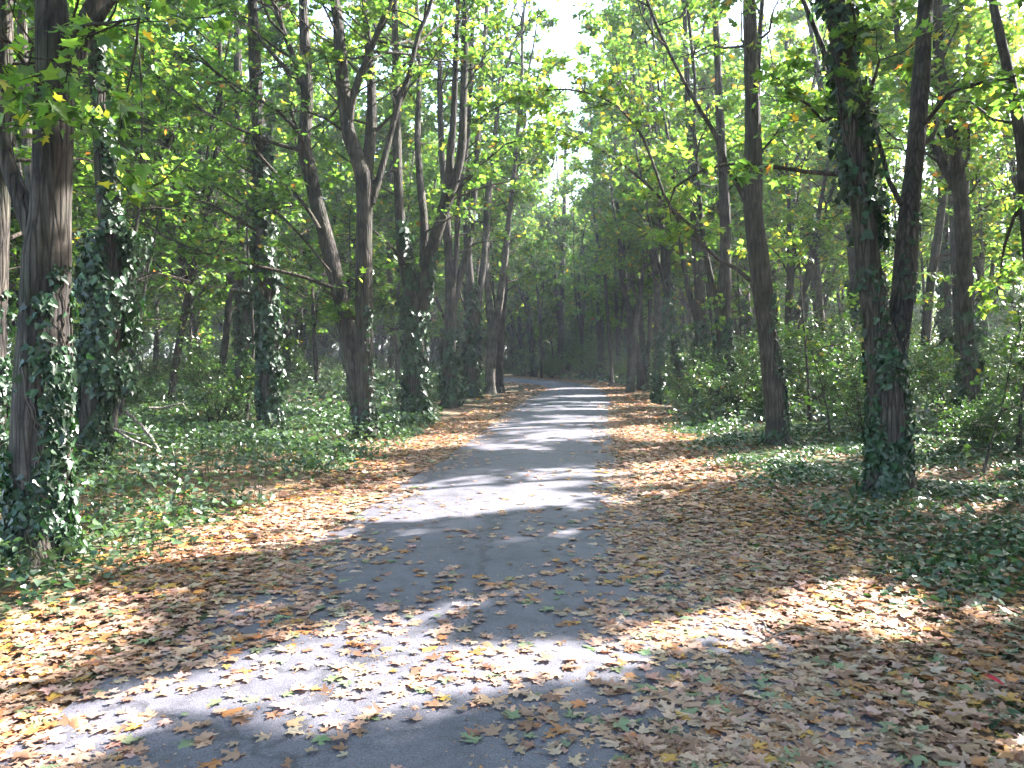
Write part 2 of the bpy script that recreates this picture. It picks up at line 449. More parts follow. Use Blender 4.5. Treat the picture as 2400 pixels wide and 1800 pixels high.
W_NORMAL = [3, 4, 3, 1.6, .45, .2, .06]
W_DARK = [3.5, 4, 2.2, .7, .12, .06, .03]
W_YELLOW = [1, 3, 4, 3, 1., .4, .1]

def foliage(mb_leaf, mb_wood, S, D, L, r0, leaf, temps, twigs=7, per=7, w=W_NORMAL, cull=True, flat=.45, r=rng, twig_geo=True, bend=(-.28, .12), own=None):
    """side branches starting at S in direction D, with twigs and leaves"""
    Bn = len(S)
    if not Bn: return
    K = 6; t = np.linspace(0, 1, K)[None, :, None]
    bd = r.uniform(bend[0], bend[1], (Bn, 1, 1))
    wob = np.cumsum(r.normal(0, .035, (Bn, K, 3)), 1) * L[:, None, None]; wob[:, 0] = 0
    pts = S[:, None] + D[:, None] * L[:, None, None] * t + np.array([0, 0, 1.]) * bd * L[:, None, None] * t ** 2 + wob
    rad = r0[:, None] * (1 - .85 * np.linspace(0, 1, K))[None]
    if cull:
        k = lit(pts[:, 1:].reshape(-1, 3), key_mask).reshape(Bn, K - 1).mean(1) < .15
        pts, rad, L, D = pts[k], rad[k], L[k], D[k]; Bn = len(pts)
        if not Bn: return
    if mb_wood is not None:
        big = np.zeros(Bn, bool)
        if own is not None:            # the larger side branches become parts of their own
            big[np.argsort(-L)[:70]] = True; big &= L > 1.0
            for i in np.where(big)[0]:
                m1 = MB(); tubes(m1, pts[i:i + 1], rad[i:i + 1], 6); own(m1)
        if (~big).any(): tubes(mb_wood, pts[~big], rad[~big], 5)
    # twigs
    tt = r.uniform(.18, 1., (Bn, twigs)); tt[:, -1] = 1
    fi = tt * (K - 1); i0 = np.minimum(fi.astype(int), K - 2); fr = (fi - i0)[..., None]
    bi = np.arange(Bn)[:, None]
    Q = pts[bi, i0] * (1 - fr) + pts[bi, i0 + 1] * fr
    tg = unit(pts[bi, i0 + 1] - pts[bi, i0])
    side = unit(np.cross(tg, np.array([0, 0, 1.]))) * np.where(r.random((Bn, twigs, 1)) < .5, 1, -1)
    td = unit(tg * r.uniform(.3, 1.1, (Bn, twigs, 1)) + side * r.uniform(.2, 1.1, (Bn, twigs, 1)) + r.normal(0, .22, (Bn, twigs, 3)))
    tl = r.uniform(.3, .95, (Bn, twigs)) * (1.15 - .5 * tt) * np.clip(L[:, None] / 2.2, .4, 1.3)
    Q = Q.reshape(-1, 3); td = td.reshape(-1, 3); tl = tl.ravel()
    if mb_wood is not None and twig_geo:
        e = Q + td * tl[:, None]
        m_ = Q + td * tl[:, None] * .5 + r.normal(0, .03, Q.shape)
        tubes(mb_wood, np.stack([Q, m_, e], 1), np.stack([np.full(len(Q), .006), np.full(len(Q), .0045), np.full(len(Q), .002)], 1), 3)
    n = len(Q)
    u = r.uniform(.15, 1.05, (n, per))
    pos = Q[:, None] + td[:, None] * (tl[:, None] * u)[..., None] + r.normal(0, leaf * .45, (n, per, 3)) * np.array([1, 1, .6])
    pos = pos.reshape(-1, 3)
    T = unit(np.repeat(td, per, 0) + r.normal(0, .6, pos.shape) + np.array([0, 0, -.25]))
    Nn = unit(np.array([0, 0, 1.]) + r.normal(0, flat, pos.shape))
    size = leaf * r.uniform(.6, 1.25, len(pos))
    # colour drifts from branch to branch
    col = leaf_cols(len(pos), w, r) * np.repeat(r.uniform(.8, 1.2, (Bn, 1)), twigs * per, 0)
    if cull:
        k = ~lit(pos)
        k &= ~((pos[:, 1] < 2.2) & (np.abs(pos[:, 0]) < 2.5) & (pos[:, 2] < 3.5))
        pos, T, Nn, size, col = pos[k], T[k], Nn[k], size[k], col[k]
    leaves(mb_leaf, pos, T, Nn, size, col, temps)

def ivy_on(mb, pts, rad, z0, z1, n, size, bulge=.06, ang=None, r=rng, temps=T_IVY, fade=True, stems=None):
    """ivy leaves round a limb between two heights; ang = (centre, spread) for one flank"""
    pts = np.asarray(pts); z = pts[:, 2]
    t = r.random(n * 3)
    zz = z0 + (z1 - z0) * (t ** 1.35 if fade else t)
    x = np.interp(zz, z, pts[:, 0]); y = np.interp(zz, z, pts[:, 1]); R = np.interp(zz, z, rad)
    a = r.uniform(0, 2 * np.pi, len(zz)) if ang is None else r.normal(ang[0], ang[1], len(zz))
    # clumped cover
    cl = np.sin(a * 2 + zz * 2.3) + np.sin(a * 3 - zz * 4.1 + 1) + np.sin(zz * 6.3 + a)
    k = cl > r.normal(-.1, .7, len(zz)); k = np.where(k)[0][:n]
    a, zz, x, y, R = a[k], zz[k], x[k], y[k], R[k]
    out = np.stack([np.cos(a), np.sin(a), np.zeros_like(a)], 1)
    off = np.abs(r.normal(.01, bulge, len(a)))
    pos = np.stack([x, y, zz], 1) + out * (R + off)[:, None]
    tang = np.stack([-np.sin(a), np.cos(a), np.zeros_like(a)], 1)
    T = unit(np.array([0, 0, -.8]) + tang * r.normal(0, .9, (len(a), 1)) + out * r.normal(.22, .3, (len(a), 1)))
    Nn = unit(out + np.array([0, 0, .45]) + r.normal(0, .5, pos.shape))
    c = np.array([(.016, .042, .017)]) * r.uniform(.55, 1.7, (len(a), 1)) * (1 + r.normal(0, .08, (len(a), 3)))
    leaves(mb, pos, T, Nn, size * (.4 + 1.15 * r.random(len(a)) ** 1.4), np.clip(c, .003, 1), temps)
    ns = max(3, n // 160); K = 22
    zs = z0 + (z1 - z0) * np.linspace(0, 1, K)[None] * r.uniform(.6, 1, (ns, 1))
    a0 = r.uniform(0, 6.28, (ns, 1)) if ang is None else r.normal(ang[0], ang[1], (ns, 1))
    aa = a0 + np.cumsum(r.normal(0, .13, (ns, K)), 1)
    X_ = np.interp(zs, z, pts[:, 0]); Y_ = np.interp(zs, z, pts[:, 1]); R_ = np.interp(zs, z, rad) * 1.03 + .004
    tubes(mb, np.stack([X_ + np.cos(aa) * R_, Y_ + np.sin(aa) * R_, zs], -1), np.linspace(.011, .004, K)[None] * r.uniform(.5, 1.3, (ns, 1)), 5)
    mb.c[-1] = np.tile(np.array([[.06, .045, .035]], np.float32), (len(mb.v[-1]), 1))

# ------------------------------------------------------------------ ground and path
def ground_z(x, y):
    el, er = edge_l(y), edge_r(y)
    d = np.maximum(np.maximum(el - x, x - er), 0)
    w = np.clip((d - .2) / 3., 0, 1)
    return w * (.05 * np.sin(x * .9 + y * .5) + .06 * np.sin(x * .37 - y * .43 + 1) + .03 * np.sin(x * 2.1 + y * 1.7)) - .012
def build_ground():
    xs = np.unique(np.concatenate([np.linspace(-400, -30, 18), np.arange(-30, 30.1, .5), np.linspace(30, 400, 18)]))
    ys = np.unique(np.concatenate([np.linspace(-60, -8, 8), np.arange(-8, 70.1, .5), np.linspace(70, 700, 22)]))
    X, Y = np.meshgrid(xs, ys)
    Z = ground_z(X, Y)
    Z = np.where((np.abs(X) > 60) | (Y > 100) | (Y < -10), -.012, Z)
    V = np.stack([X, Y, Z], -1).reshape(-1, 3)
    w = len(xs); i = (np.arange(len(ys) - 1)[:, None] * w + np.arange(w - 1)[None]).ravel()
    mb = MB(); mb.add(V, [np.stack([i, i + 1, i + 1 + w, i + w], 1)])
    o = link("ground", mb.mesh("ground", ground_mat(), True)); tag(o, kind="structure")
    ys = np.concatenate([np.arange(-8, 66, .4)])
    wob = lambda y, s: .05 * np.sin(y * 1.7 + s) + .03 * np.sin(y * 4.3 + 2 * s)
    Lp = [(edge_l(y) + wob(y, 0), y) for y in ys]; Rp = [(edge_r(y) + wob(y, 2), y) for y in ys]
    n = len(Lp); M_ = 9; V = []
    for (lx, ly), (rx, ry) in zip(Lp, Rp):
        for j in range(M_):
            s = j / (M_ - 1)
            V.append((lx + (rx - lx) * s, ly + (ry - ly) * s, .006 + .03 * (1 - (2 * s - 1) ** 2)))
    i = (np.arange(n - 1)[:, None] * M_ + np.arange(M_ - 1)[None]).ravel()
    mb = MB(); mb.add(V, [np.stack([i, i + 1, i + 1 + M_, i + M_], 1)])
    o = link("path", mb.mesh("path", asphalt_mat(), True)); tag(o, kind="structure")
build_ground()
def path_z(x, y):
    s = np.clip((x - edge_l(y)) / (edge_r(y) - edge_l(y)), 0, 1)
    on = (x > edge_l(y)) & (x < edge_r(y))
    return np.where(on, .006 + .03 * (1 - (2 * s - 1) ** 2), ground_z(x, y) + .01)
# ------------------------------------------------------------------ trees
TREES = []            # (x, y) already planted
def finish_limb(pts, rad, H, r, spread=None):
    """carry a limb on beyond what the picture shows, up to height H"""
    pts = [np.array(p, float) for p in pts]; rad = list(rad)
    d = unit(pts[-1] - pts[-2]); r0 = rad[-1]; z0 = pts[-1][2]
    if spread is not None: d = unit(d + np.array([spread[0], spread[1], 0]))
    while pts[-1][2] < H and len(pts) < 60:
        d = unit(d * .92 + np.array([0, 0, .1]) + r.normal(0, .06, 3))
        if d[2] < .3: d[2] = .3; d = unit(d)
        pts.append(pts[-1] + d * .7)
        f = (pts[-1][2] - z0) / max(H - z0, .5)
        rad.append(max(r0 * (1 - .9 * f), .008))
    return np.array(pts), np.array(rad)
def limb_mesh(mb, pts, rad, sides, flare, r):
    pts, rad = resample(pts, rad, .22 if sides > 10 else .5)
    z = pts[:, 2] - pts[0, 2]
    if flare: rad = rad * (1 + flare * np.exp(-np.maximum(z, 0) / .22))
    rad = rad * (1 + .035 * np.sin(z * 3.1 + r.uniform(0, 6)) + .02 * np.sin(z * 7.7))
    K = len(pts)
    a = np.linspace(0, 2 * np.pi, sides, endpoint=False)
    T = np.gradient(pts, axis=0); T = unit(T)
    b = np.array([1., 0, 0]); V = []
    ph = r.uniform(0, 6, 4)
    for i in range(K):
        b = b - T[i] * (b @ T[i]); b /= np.linalg.norm(b); n = np.cross(T[i], b)
        fl = math.exp(-max(z[i], 0) / .3) if flare else 0
        rr = rad[i] * (1 + .03 * np.sin(2 * a + ph[0] + z[i] * .6) + .025 * np.sin(5 * a + ph[1] + z[i] * .9) + .3 * fl * np.sin(4 * a + ph[2]) + .015 * r.standard_normal(sides))
        V.append(pts[i] + rr[:, None] * (b * np.cos(a)[:, None] + n * np.sin(a)[:, None]))
    V = np.array(V).reshape(-1, 3)
    k = np.arange(K - 1)[:, None] * sides; s_ = np.arange(sides)[None]; s2 = (s_ + 1) % sides
    mb.add(V, [np.stack([k + s_, k + s2, k + sides + s2, k + sides + s_], -1).reshape(-1, 4), np.array([np.arange(sides) + (K - 1) * sides])])
    return pts, rad
DK_ = 1.35
def crown_branches(limbs, zmin, dens, Lr, r, bias=None, el=(12, 52)):
    S, D, L, R0 = [], [], [], []
    for pts, rad in limbs:
        seg = np.linalg.norm(np.diff(pts, axis=0), axis=1); cum = np.concatenate([[0], np.cumsum(seg)])
        n = max(2, int(cum[-1] * dens))
        s = r.uniform(0, cum[-1], n)
        p = np.stack([np.interp(s, cum, pts[:, i]) for i in range(3)], 1)
        rr = np.interp(s, cum, rad)
        k = p[:, 2] > zmin + r.normal(0, .5, n)
        p, rr, s = p[k], rr[k], s[k]
        n = len(p)
        az = r.uniform(0, 2 * np.pi, n); e = np.radians(r.uniform(el[0], el[1], n))
        d = np.stack([np.cos(az) * np.cos(e), np.sin(az) * np.cos(e), np.sin(e)], 1)
        if bias is not None: d = unit(d + np.array([*bias, 0]))
        S.append(p + d * rr[:, None] * .7); D.append(d)
        f = 1 - .55 * s / cum[-1]
        L.append(r.uniform(Lr[0], Lr[1], n) * f); R0.append(np.minimum(.011 + .008 * L[-1], np.maximum(rr * .6, .007)))
        # the tip itself
        S.append(pts[-1:]); D.append(unit(pts[-1:] - pts[-2:-1])); L.append(np.array([.9])); R0.append(np.array([.008]))
    return np.concatenate(S), np.concatenate(D), np.concatenate(L), np.concatenate(R0)

def grow(name, label, cat, base, limbs, H, leaf=.135, temps=T_RHOMB, zmin=3.2, dens=2.0, Lr=(1.2, 3.2), twigs=9, per=12, w=W_NORMAL, ivy=(), extra=(),
         bark=None, sides=16, group=None, seed=0, cull=True, bias=None, flat=.45, twig_geo=True, crown=True, el=(12, 52), bend=(-.28, .12), own_branches=False):
    """limbs: list of (points, radii, extend?); the first is the trunk. extra: explicit branches (points, radii)"""
    r = np.random.default_rng(seed + 1000)
    base = np.array(base, float)
    root = link(name, None, loc=base); tag(root, label, cat, group)
    bark = bark or M_BARK
    done = []
    for i, (pts, rad, ext) in enumerate(limbs):
        pts = np.array(pts, float)
        if ext: pts, rad = finish_limb(pts, rad, H * r.uniform(.88, 1.05), r, ext if isinstance(ext, tuple) else None)
        if i == 0: pts[0, 2] = base[2] - .15
        mb = MB(); p2, r2 = limb_mesh(mb, pts, rad, sides if i == 0 else max(7, sides - 4), .8 if i == 0 else 0, r)
        link("trunk" if i == 0 else "limb", mb.mesh("trunk" if i == 0 else "limb", bark, True, base), root)
        done.append((p2, r2))
    mbw, mbl = MB(), MB()
    if crown:
        S, D, L, R0 = crown_branches(done, zmin, dens * DK_, Lr, r, bias, el)
        foliage(mbl, mbw, S, D, L, R0, leaf, temps, twigs, per, w, cull, flat, r, twig_geo, bend,
                (lambda m1: link('branch', m1.mesh('branch', M_TWIG, True, base), root)) if own_branches else None)
    for pts, rad, n in extra:
        pts, rad = resample(pts, rad, .25)
        mbx = MB(); tubes(mbx, pts[None], rad[None], 7)
        link("bough", mbx.mesh("bough", M_TWIG, True, base), root)
        # twigs with leaves along the explicit branch
        m = len(pts); i = r.integers(int(m * .25), m, n)
        d = unit(np.gradient(pts, axis=0))[i]
        az = r.normal(0, 1, (n, 3)) * np.array([1, 1, .5]); dd = unit(d * .6 + unit(az))
        foliage(mbl, mbw, pts[i], dd, r.uniform(.4, 1.1, n), np.full(n, .009), leaf, temps, 5, 6, w, cull, flat, r, twig_geo)
    if mbw.n: tag(link("twigs" if own_branches else "branches", mbw.mesh("twigs", M_TWIG, True, base), root), kind="stuff")
    if mbl.n: link("crown", mbl.mesh("crown", M_LEAF, False, base), root)
    if ivy:
        mb = MB()
        for (li, z0, z1, n, size, bulge, ang) in ivy:
            ivy_on(mb, done[li][0], done[li][1], z0, z1, n, size, bulge, ang, r)
        link("ivy", mb.mesh("ivy", M_IVY, False, base), root)
    TREES.append((base[0], base[1]))
    return root

def px_limb(poly, Y, k=0., ext=True, z0=None):
    """polyline traced as (x, y, width) at depth Y; k tilts it away from the viewer with height"""
    pts, rad = [], []
    for i, (x, y, w) in enumerate(poly):
        p = P(x, y, Y); yy = Y + k * max(0, p[2] - P(*poly[0][:2], Y)[2]); p = P(x, y, yy)
        pts.append(p); rad.append(w / 2 / F * yy)
    return pts, rad, ext
def hero(name, label, base, limbs, H, extra=(), ks=None, **kw):
    b = G(*base); Y = b[1]
    b[2] = float(ground_z(b[0], b[1]))
    Ls = []
    rr = np.random.default_rng(kw.get('seed', 0))
    for i, l in enumerate(limbs):
        poly, ext = (l if isinstance(l, tuple) else (l, True))
        k = 0 if i == 0 else (ks[i] if ks else rr.uniform(-.2, .25))
        Ls.append(px_limb(poly, Y, k, ext))
    E = []
    for poly, k, n in extra:
        p, r_, _ = px_limb(poly, Y, 0)
        p = [np.array(P(x, y, Y + k * j / (len(poly) - 1))) for j, (x, y, w) in enumerate(poly)]
        E.append((p, r_, n))
    return grow(name, label, "tree", b, Ls, H, extra=E, own_branches=b[1] < 27, **kw)

# ---- the trees one can tell apart, left of the path
hero("maple_tree", "massive brown trunk at the left edge with sunlit ivy climbing its right flank", (78, 1200),
     [[(78, 1205, 122), (86, 1000, 112), (90, 840, 108), (96, 680, 100), (100, 560, 98), (108, 470, 78), (114, 300, 72), (118, 160, 74), (114, 60, 66), (110, 0, 60)],
      [(84, 530, 46), (52, 445, 40), (18, 355, 34), (0, 270, 30), (-20, 160, 26)],
      [(140, 175, 44), (168, 95, 48), (190, 40, 42), (214, -10, 36)],
      [(186, 75, 26), (215, 40, 18), (240, 5, 14)]],
     17, leaf=.105, temps=T_MAPLE, zmin=5.6, dens=1., Lr=(1., 2.2), twigs=7, per=7, seed=1, sides=24, w=W_NORMAL, 
     ivy=[(0, 0, 2.1, 2000, .052, .012, (-.3, .5)), (0, 0, .85, 1700, .055, .02, None), (0, .9, 2.3, 700, .045, .012, (-.3, .3))],
     extra=[([(105, 200, 12), (60, 150, 9), (20, 90, 6), (-40, 60, 4)], -1.3, 6),
            ([(120, 120, 12), (170, 60, 8), (230, 50, 5), (300, 40, 3)], -1.4, 5), ([(110, 260, 12), (60, 230, 8), (30, 200, 5)], -1.2, 4)])
hero("ivy_tree", "bushy ivy-smothered trunk just behind the massive tree at the left edge", (188, 1030),
     [[(188, 1030, 62), (200, 900, 58), (222, 780, 56), (232, 660, 46), (240, 560, 42), (228, 420, 38), (218, 280, 34), (208, 150, 30), (204, 0, 26)]],
     16, leaf=.125, zmin=4.2, dens=2.2, seed=2, sides=18,
     ivy=[(0, 0, 1.2, 2400, .07, .04, None), (0, 1.1, 3.2, 6000, .075, .15, None), (0, 1.6, 2.9, 1600, .075, .1, (3.4, .7)), (0, 3.0, 5.6, 1000, .07, .05, (-.2, .7))])
hero("birch_tree", "thin pale stem between the massive left tree and its left fork", (50, 985),
     [[(42, 985, 26), (48, 800, 25), (60, 600, 24), (72, 480, 23), (66, 400, 22), (58, 260, 21), (50, 120, 20), (46, 0, 18)]], 15, bark=M_BARK_GREY, leaf=.14, zmin=4, dens=1.6, Lr=(.8, 2.), seed=3, sides=14)
hero("maple_tree", "dark trunk cut by the left picture edge behind the massive ivy-flanked tree", (-25, 1030),
     [[(-25, 1030, 50), (-10, 700, 44), (-2, 500, 38), (8, 250, 34), (14, 0, 28)]], 16, leaf=.125, zmin=3.4, dens=2., seed=4, ivy=[(0, 0, 2.4, 900, .09, .05, None)])
hero("ivy_tree", "straight slim trunk fully clad in dark ivy left of the twin-stemmed curved tree", (585, 935),
     [[(585, 937, 40), (582, 850, 37), (580, 750, 35), (575, 600, 34), (571, 500, 32), (560, 300, 28), (550, 120, 24), (545, 0, 20)]],
     17, leaf=.135, zmin=3.4, dens=2.2, Lr=(1.2, 3.4), seed=5, sides=16, w=W_DARK,
     ivy=[(0, 0, 1.5, 1500, .1, .04, None), (0, 1.3, 3.6, 2200, .11, .06, None), (0, 3.4, 6.2, 1700, .11, .06, None)])
hero("ivy_tree", "farther ivy-clad trunk standing just left behind the slim ivy-covered one", (523, 872),
     [[(523, 872, 28), (524, 760, 26), (526, 640, 25), (522, 500, 22), (518, 380, 20), (515, 200, 17), (512, 0, 14)]],
     18, leaf=.165, zmin=3.8, dens=2., seed=6, w=W_DARK, ivy=[(0, 0, 3.8, 1500, .13, .06, None), (0, 3.6, 6.5, 700, .13, .05, None)])
hero("maple_tree", "twin-stemmed maple with a curved left stem leaning over the woods beside the path", (791, 946),
     [[(791, 948, 48), (789, 860, 44), (787, 780, 42), (786, 650, 38), (787, 520, 36), (787, 430, 36), (784, 375, 36), (764, 320, 32), (750, 270, 29), (740, 180, 27), (731, 60, 23), (722, 0, 20)],
      [(776, 930, 30), (768, 830, 34), (752, 715, 33), (728, 610, 32), (702, 505, 33), (682, 430, 30), (664, 350, 30), (656, 320, 28), (662, 250, 27), (663, 180, 25), (658, 80, 22), (655, 0, 19)],
      [(790, 390, 26), (798, 320, 24), (803, 240, 22), (800, 150, 18), (792, 60, 15), (788, 0, 13)],
      [(803, 440, 15), (822, 375, 14), (845, 285, 13), (866, 205, 12), (884, 165, 11), (902, 80, 10), (925, 25, 8)],
      [(752, 285, 17), (765, 200, 15), (800, 110, 14), (828, 40, 12), (845, 0, 10)],
      [(664, 215, 15), (640, 140, 14), (610, 60, 11), (590, 0, 9)]],
     18, leaf=.12, temps=T_MAPLE, zmin=3.6, dens=1.55, Lr=(1., 3.), seed=7, sides=20,
     ivy=[(0, 0, .7, 420, .08, .03, None), (0, .3, 3.2, 350, .07, .02, (-.3, .5))],
     extra=[([(720, 622, 9), (660, 600, 8), (600, 585, 8), (540, 572, 7), (470, 553, 7), (400, 532, 6), (345, 505, 5), (295, 475, 3)], -1.0, 26),
            ([(652, 325, 10), (600, 312, 8), (530, 285, 7), (440, 240, 6), (370, 190, 5), (290, 110, 3)], .6, 26),
            ([(690, 495, 10), (660, 445, 9), (610, 390, 8), (565, 340, 7), (540, 300, 5)], .8, 14),
            ([(656, 300, 8), (600, 240, 7), (530, 200, 5), (430, 130, 4), (380, 110, 3)], -.8, 20),
            ([(716, 590, 6), (650, 510, 5), (580, 440, 5), (520, 380, 3)], .5, 14), ([(648, 180, 11), (610, 140, 10), (575, 100, 8), (540, 60, 5)], .5, 10),
            ([(768, 690, 8), (735, 650, 7), (700, 625, 5)], -.4, 5)])
hero("ivy_tree", "ivy-covered trunk forking into three long upright limbs, right of the curved twin-stemmed maple", (897, 909),
     [[(897, 911, 42), (896, 830, 40), (895, 750, 42), (893, 680, 42), (884, 620, 30), (870, 540, 25), (862, 430, 21), (858, 330, 19), (856, 200, 16), (852, 0, 12)],
      [(900, 700, 30), (914, 650, 28), (926, 570, 27), (943, 505, 25), (962, 450, 23), (984, 385, 20), (997, 320, 19), (1001, 220, 17), (1004, 100, 16), (1005, 0, 14)],
      [(908, 665, 24), (914, 580, 19), (916, 480, 18), (908, 400, 16), (902, 300, 14), (905, 170, 11), (900, 0, 8)],
      [(936, 535, 20), (955, 450, 19), (968, 390, 18), (974, 320, 17), (980, 250, 15), (985, 120, 12), (990, 0, 9)]],
     19, leaf=.135, zmin=4.5, dens=1.7, seed=8, sides=18,
     ivy=[(0, 0, 3.0, 3000, .12, .05, None), (0, 2.6, 4.8, 700, .12, .05, (-.3, .8)), (1, 2.2, 4.0, 300, .11, .04, (-.4, .6))],
     extra=[([(905, 640, 8), (870, 560, 7), (830, 520, 5), (800, 490, 3)], -.6, 8)])
hero("maple_tree", "dark straight trunk with ivy at its foot, next after the three-limbed ivy tree", (973, 879),
     [[(973, 881, 29), (971, 780, 27), (973, 700, 27), (973, 640, 23), (968, 540, 19), (962, 430, 16), (952, 280, 13), (950, 100, 10)],
      [(976, 680, 18), (990, 610, 17), (1010, 540, 16), (1022, 450, 14), (1030, 330, 12), (1040, 180, 10), (1050, 40, 8)],
      [(972, 660, 13), (985, 560, 12), (990, 440, 10), (1012, 280, 9), (1020, 100, 7)]],
     19, leaf=.155, zmin=4.5, dens=1.8, seed=9, ivy=[(0, 0, 2.4, 1100, .13, .05, None)])
hero("maple_tree", "shaggy trunk with a leafy tuft at its foot on the left verge", (1019, 862),
     [[(1019, 864, 25), (1019, 780, 25), (1022, 700, 25), (1016, 620, 20), (1008, 500, 15), (1010, 350, 12), (1012, 180, 9)],
      [(1024, 720, 19), (1034, 640, 17), (1046, 560, 14), (1052, 440, 12), (1068, 300, 9), (1085, 120, 7)]],
     20, leaf=.175, zmin=4.5, dens=1.8, seed=10, ivy=[(0, 0, 4.2, 1100, .15, .06, None)])
hero("maple_tree", "forked grey trunk leaning right at the inner side of the path's bend", (1058, 853),
     [[(1058, 855, 23), (1060, 790, 22), (1064, 730, 23), (1056, 650, 15), (1050, 560, 12), (1060, 400, 9), (1075, 250, 7)],
      [(1066, 740, 17), (1078, 660, 16), (1088, 580, 15), (1096, 500, 13), (1110, 380, 10), (1122, 240, 7)]],
     20, leaf=.185, zmin=4.5, dens=1.8, seed=11, bark=M_BARK_GREY)
hero("maple_tree", "dark slender trunk just right of the forked grey one at the bend", (1079, 846),
     [[(1079, 848, 17), (1080, 760, 16), (1088, 650, 14), (1094, 540, 12), (1104, 430, 9), (1128, 300, 7)]], 20, leaf=.24, zmin=4.5, dens=2.2, seed=12)
# ---- right of the path
hero("ivy_tree", "big V-shaped double trunk wrapped in large-leaved ivy on the right", (1922, 1064),
     [[(1922, 1068, 77), (1921, 960, 74), (1917, 860, 76), (1908, 775, 77), (1894, 700, 55), (1880, 610, 48), (1868, 500, 44), (1856, 400, 42), (1845, 310, 40), (1833, 200, 42), (1817, 100, 40), (1800, 0, 37)],
      [(1930, 800, 49), (1940, 730, 48), (1950, 640, 46), (1958, 540, 43), (1966, 440, 40), (1977, 340, 37), (1986, 220, 35), (1994, 100, 33), (1999, 0, 31)],
      [(1842, 340, 18), (1832, 285, 15), (1815, 220, 14), (1790, 140, 12), (1760, 60, 11), (1735, 0, 10)],
      [(1948, 445, 11), (1920, 390, 10), (1905, 330, 9), (1892, 285, 7)]],
     18, leaf=.115, temps=T_MAPLE, zmin=4.4, dens=2.3, Lr=(.9, 2.8), seed=13, sides=24,
     ivy=[(0, 0, 1.6, 2000, .068, .014, None), (0, .0, .7, 700, .07, .04, None), (0, 1.5, 2.6, 330, .065, .012, None), (0, 2.9, 6.2, 1300, .085, .07, (-.3, .9)), (0, 3.4, 6.2, 500, .085, .08, (2.9, .8)), (1, 2.2, 3.3, 120, .065, .015, (-.2, 1.2)), (1, 1.2, 2.0, 110, .065, .015, None)],
     extra=[([(1838, 378, 11), (1800, 376, 11), (1740, 371, 10), (1680, 362, 9), (1620, 354, 8), (1570, 355, 7), (1520, 366, 6), (1480, 390, 6), (1458, 405, 5), (1446, 440, 4), (1450, 480, 2)], .5, 8),
            ([(1860, 250, 9), (1880, 200, 7), (1900, 130, 5)], -.6, 5)])
hero("maple_tree", "clean leaning trunk with fine ivy along its right side, left of the V-shaped double tree", (1682, 962),
     [[(1683, 966, 45), (1675, 880, 44), (1665, 790, 43), (1654, 690, 42), (1644, 600, 42), (1634, 520, 41), (1626, 450, 40), (1624, 380, 34), (1626, 280, 31), (1623, 150, 29), (1618, 0, 26)],
      [(1630, 500, 24), (1638, 440, 17), (1640, 330, 14), (1636, 220, 12), (1640, 100, 10)],
      [(1622, 460, 15), (1600, 410, 13), (1570, 360, 11), (1545, 290, 10), (1510, 235, 9), (1480, 180, 7)]],
     18, leaf=.12, temps=T_MAPLE, zmin=4.5, dens=1.6, Lr=(1., 2.8), seed=14, sides=20, w=W_YELLOW,
     ivy=[(0, .2, 2.8, 550, .075, .02, (-.3, .45)), (0, 0, .3, 200, .075, .03, None)],
     extra=[([(1622, 607, 10), (1590, 580, 9), (1555, 562, 8), (1510, 520, 8), (1470, 480, 7), (1420, 420, 7), (1370, 375, 6), (1300, 325, 5), (1225, 290, 3)], 1.4, 40),
            ([(1510, 500, 7), (1450, 450, 7), (1420, 380, 6), (1390, 300, 6), (1350, 245, 6), (1300, 210, 5), (1220, 193, 4), (1130, 205, 4), (1060, 240, 3), (1010, 275, 2)], 1.0, 48)])
hero("maple_tree", "trunk with ivy-clad foot hidden in brush, left of the clean leaning trunk", (1572, 902),
     [[(1576, 904, 36), (1570, 820, 34), (1564, 740, 33), (1562, 670, 32), (1566, 580, 26), (1567, 480, 24), (1562, 380, 21), (1555, 250, 18), (1548, 80, 14)],
      [(1560, 690, 20), (1545, 650, 17), (1533, 590, 14), (1520, 520, 12), (1510, 420, 10), (1500, 280, 8)]],
     19, leaf=.145, zmin=4.5, dens=1.8, seed=15, ivy=[(0, 0, 2.5, 1500, .12, .05, None)], extra=[([(1548, 660, 6), (1540, 610, 5), (1530, 560, 3)], -.3, 3)])
hero("maple_tree", "upright trunk with dense ivy on its lower third beside the thinner leaning ivy stem", (1521, 881),
     [[(1524, 883, 29), (1518, 800, 27), (1514, 700, 25), (1510, 600, 24), (1503, 500, 22), (1497, 380, 19), (1488, 240, 15), (1480, 60, 10)],
      [(1514, 720, 14), (1490, 640, 12), (1475, 560, 10), (1462, 460, 8), (1450, 340, 7)]],
     19, leaf=.155, zmin=4.5, dens=1.8, seed=16, ivy=[(0, 0, 2.6, 1500, .13, .05, None)])
hero("ivy_tree", "thin trunk leaning left and sheathed in ivy on the right verge", (1479, 861),
     [[(1480, 863, 21), (1470, 800, 20), (1458, 740, 18), (1446, 670, 16), (1436, 580, 14), (1428, 470, 12), (1420, 330, 9), (1405, 150, 7)]],
     19, leaf=.175, zmin=4.5, dens=2.4, seed=17, ivy=[(0, 0, 3.3, 1300, .14, .06, None)])
hero("maple_tree", "pale trunk bright with sun flecks on its right edge, fifth along the right verge", (1424, 848),
     [[(1426, 850, 18), (1423, 760, 17), (1420, 660, 16), (1418, 560, 14), (1412, 420, 11), (1400, 250, 8)], [(1420, 640, 10), (1408, 560, 9), (1395, 440, 7), (1372, 300, 6)]],
     20, leaf=.23, zmin=4.5, dens=1.9, seed=18, bark=M_BARK_GREY, ivy=[(0, 0, 2.6, 450, .15, .05, None)])
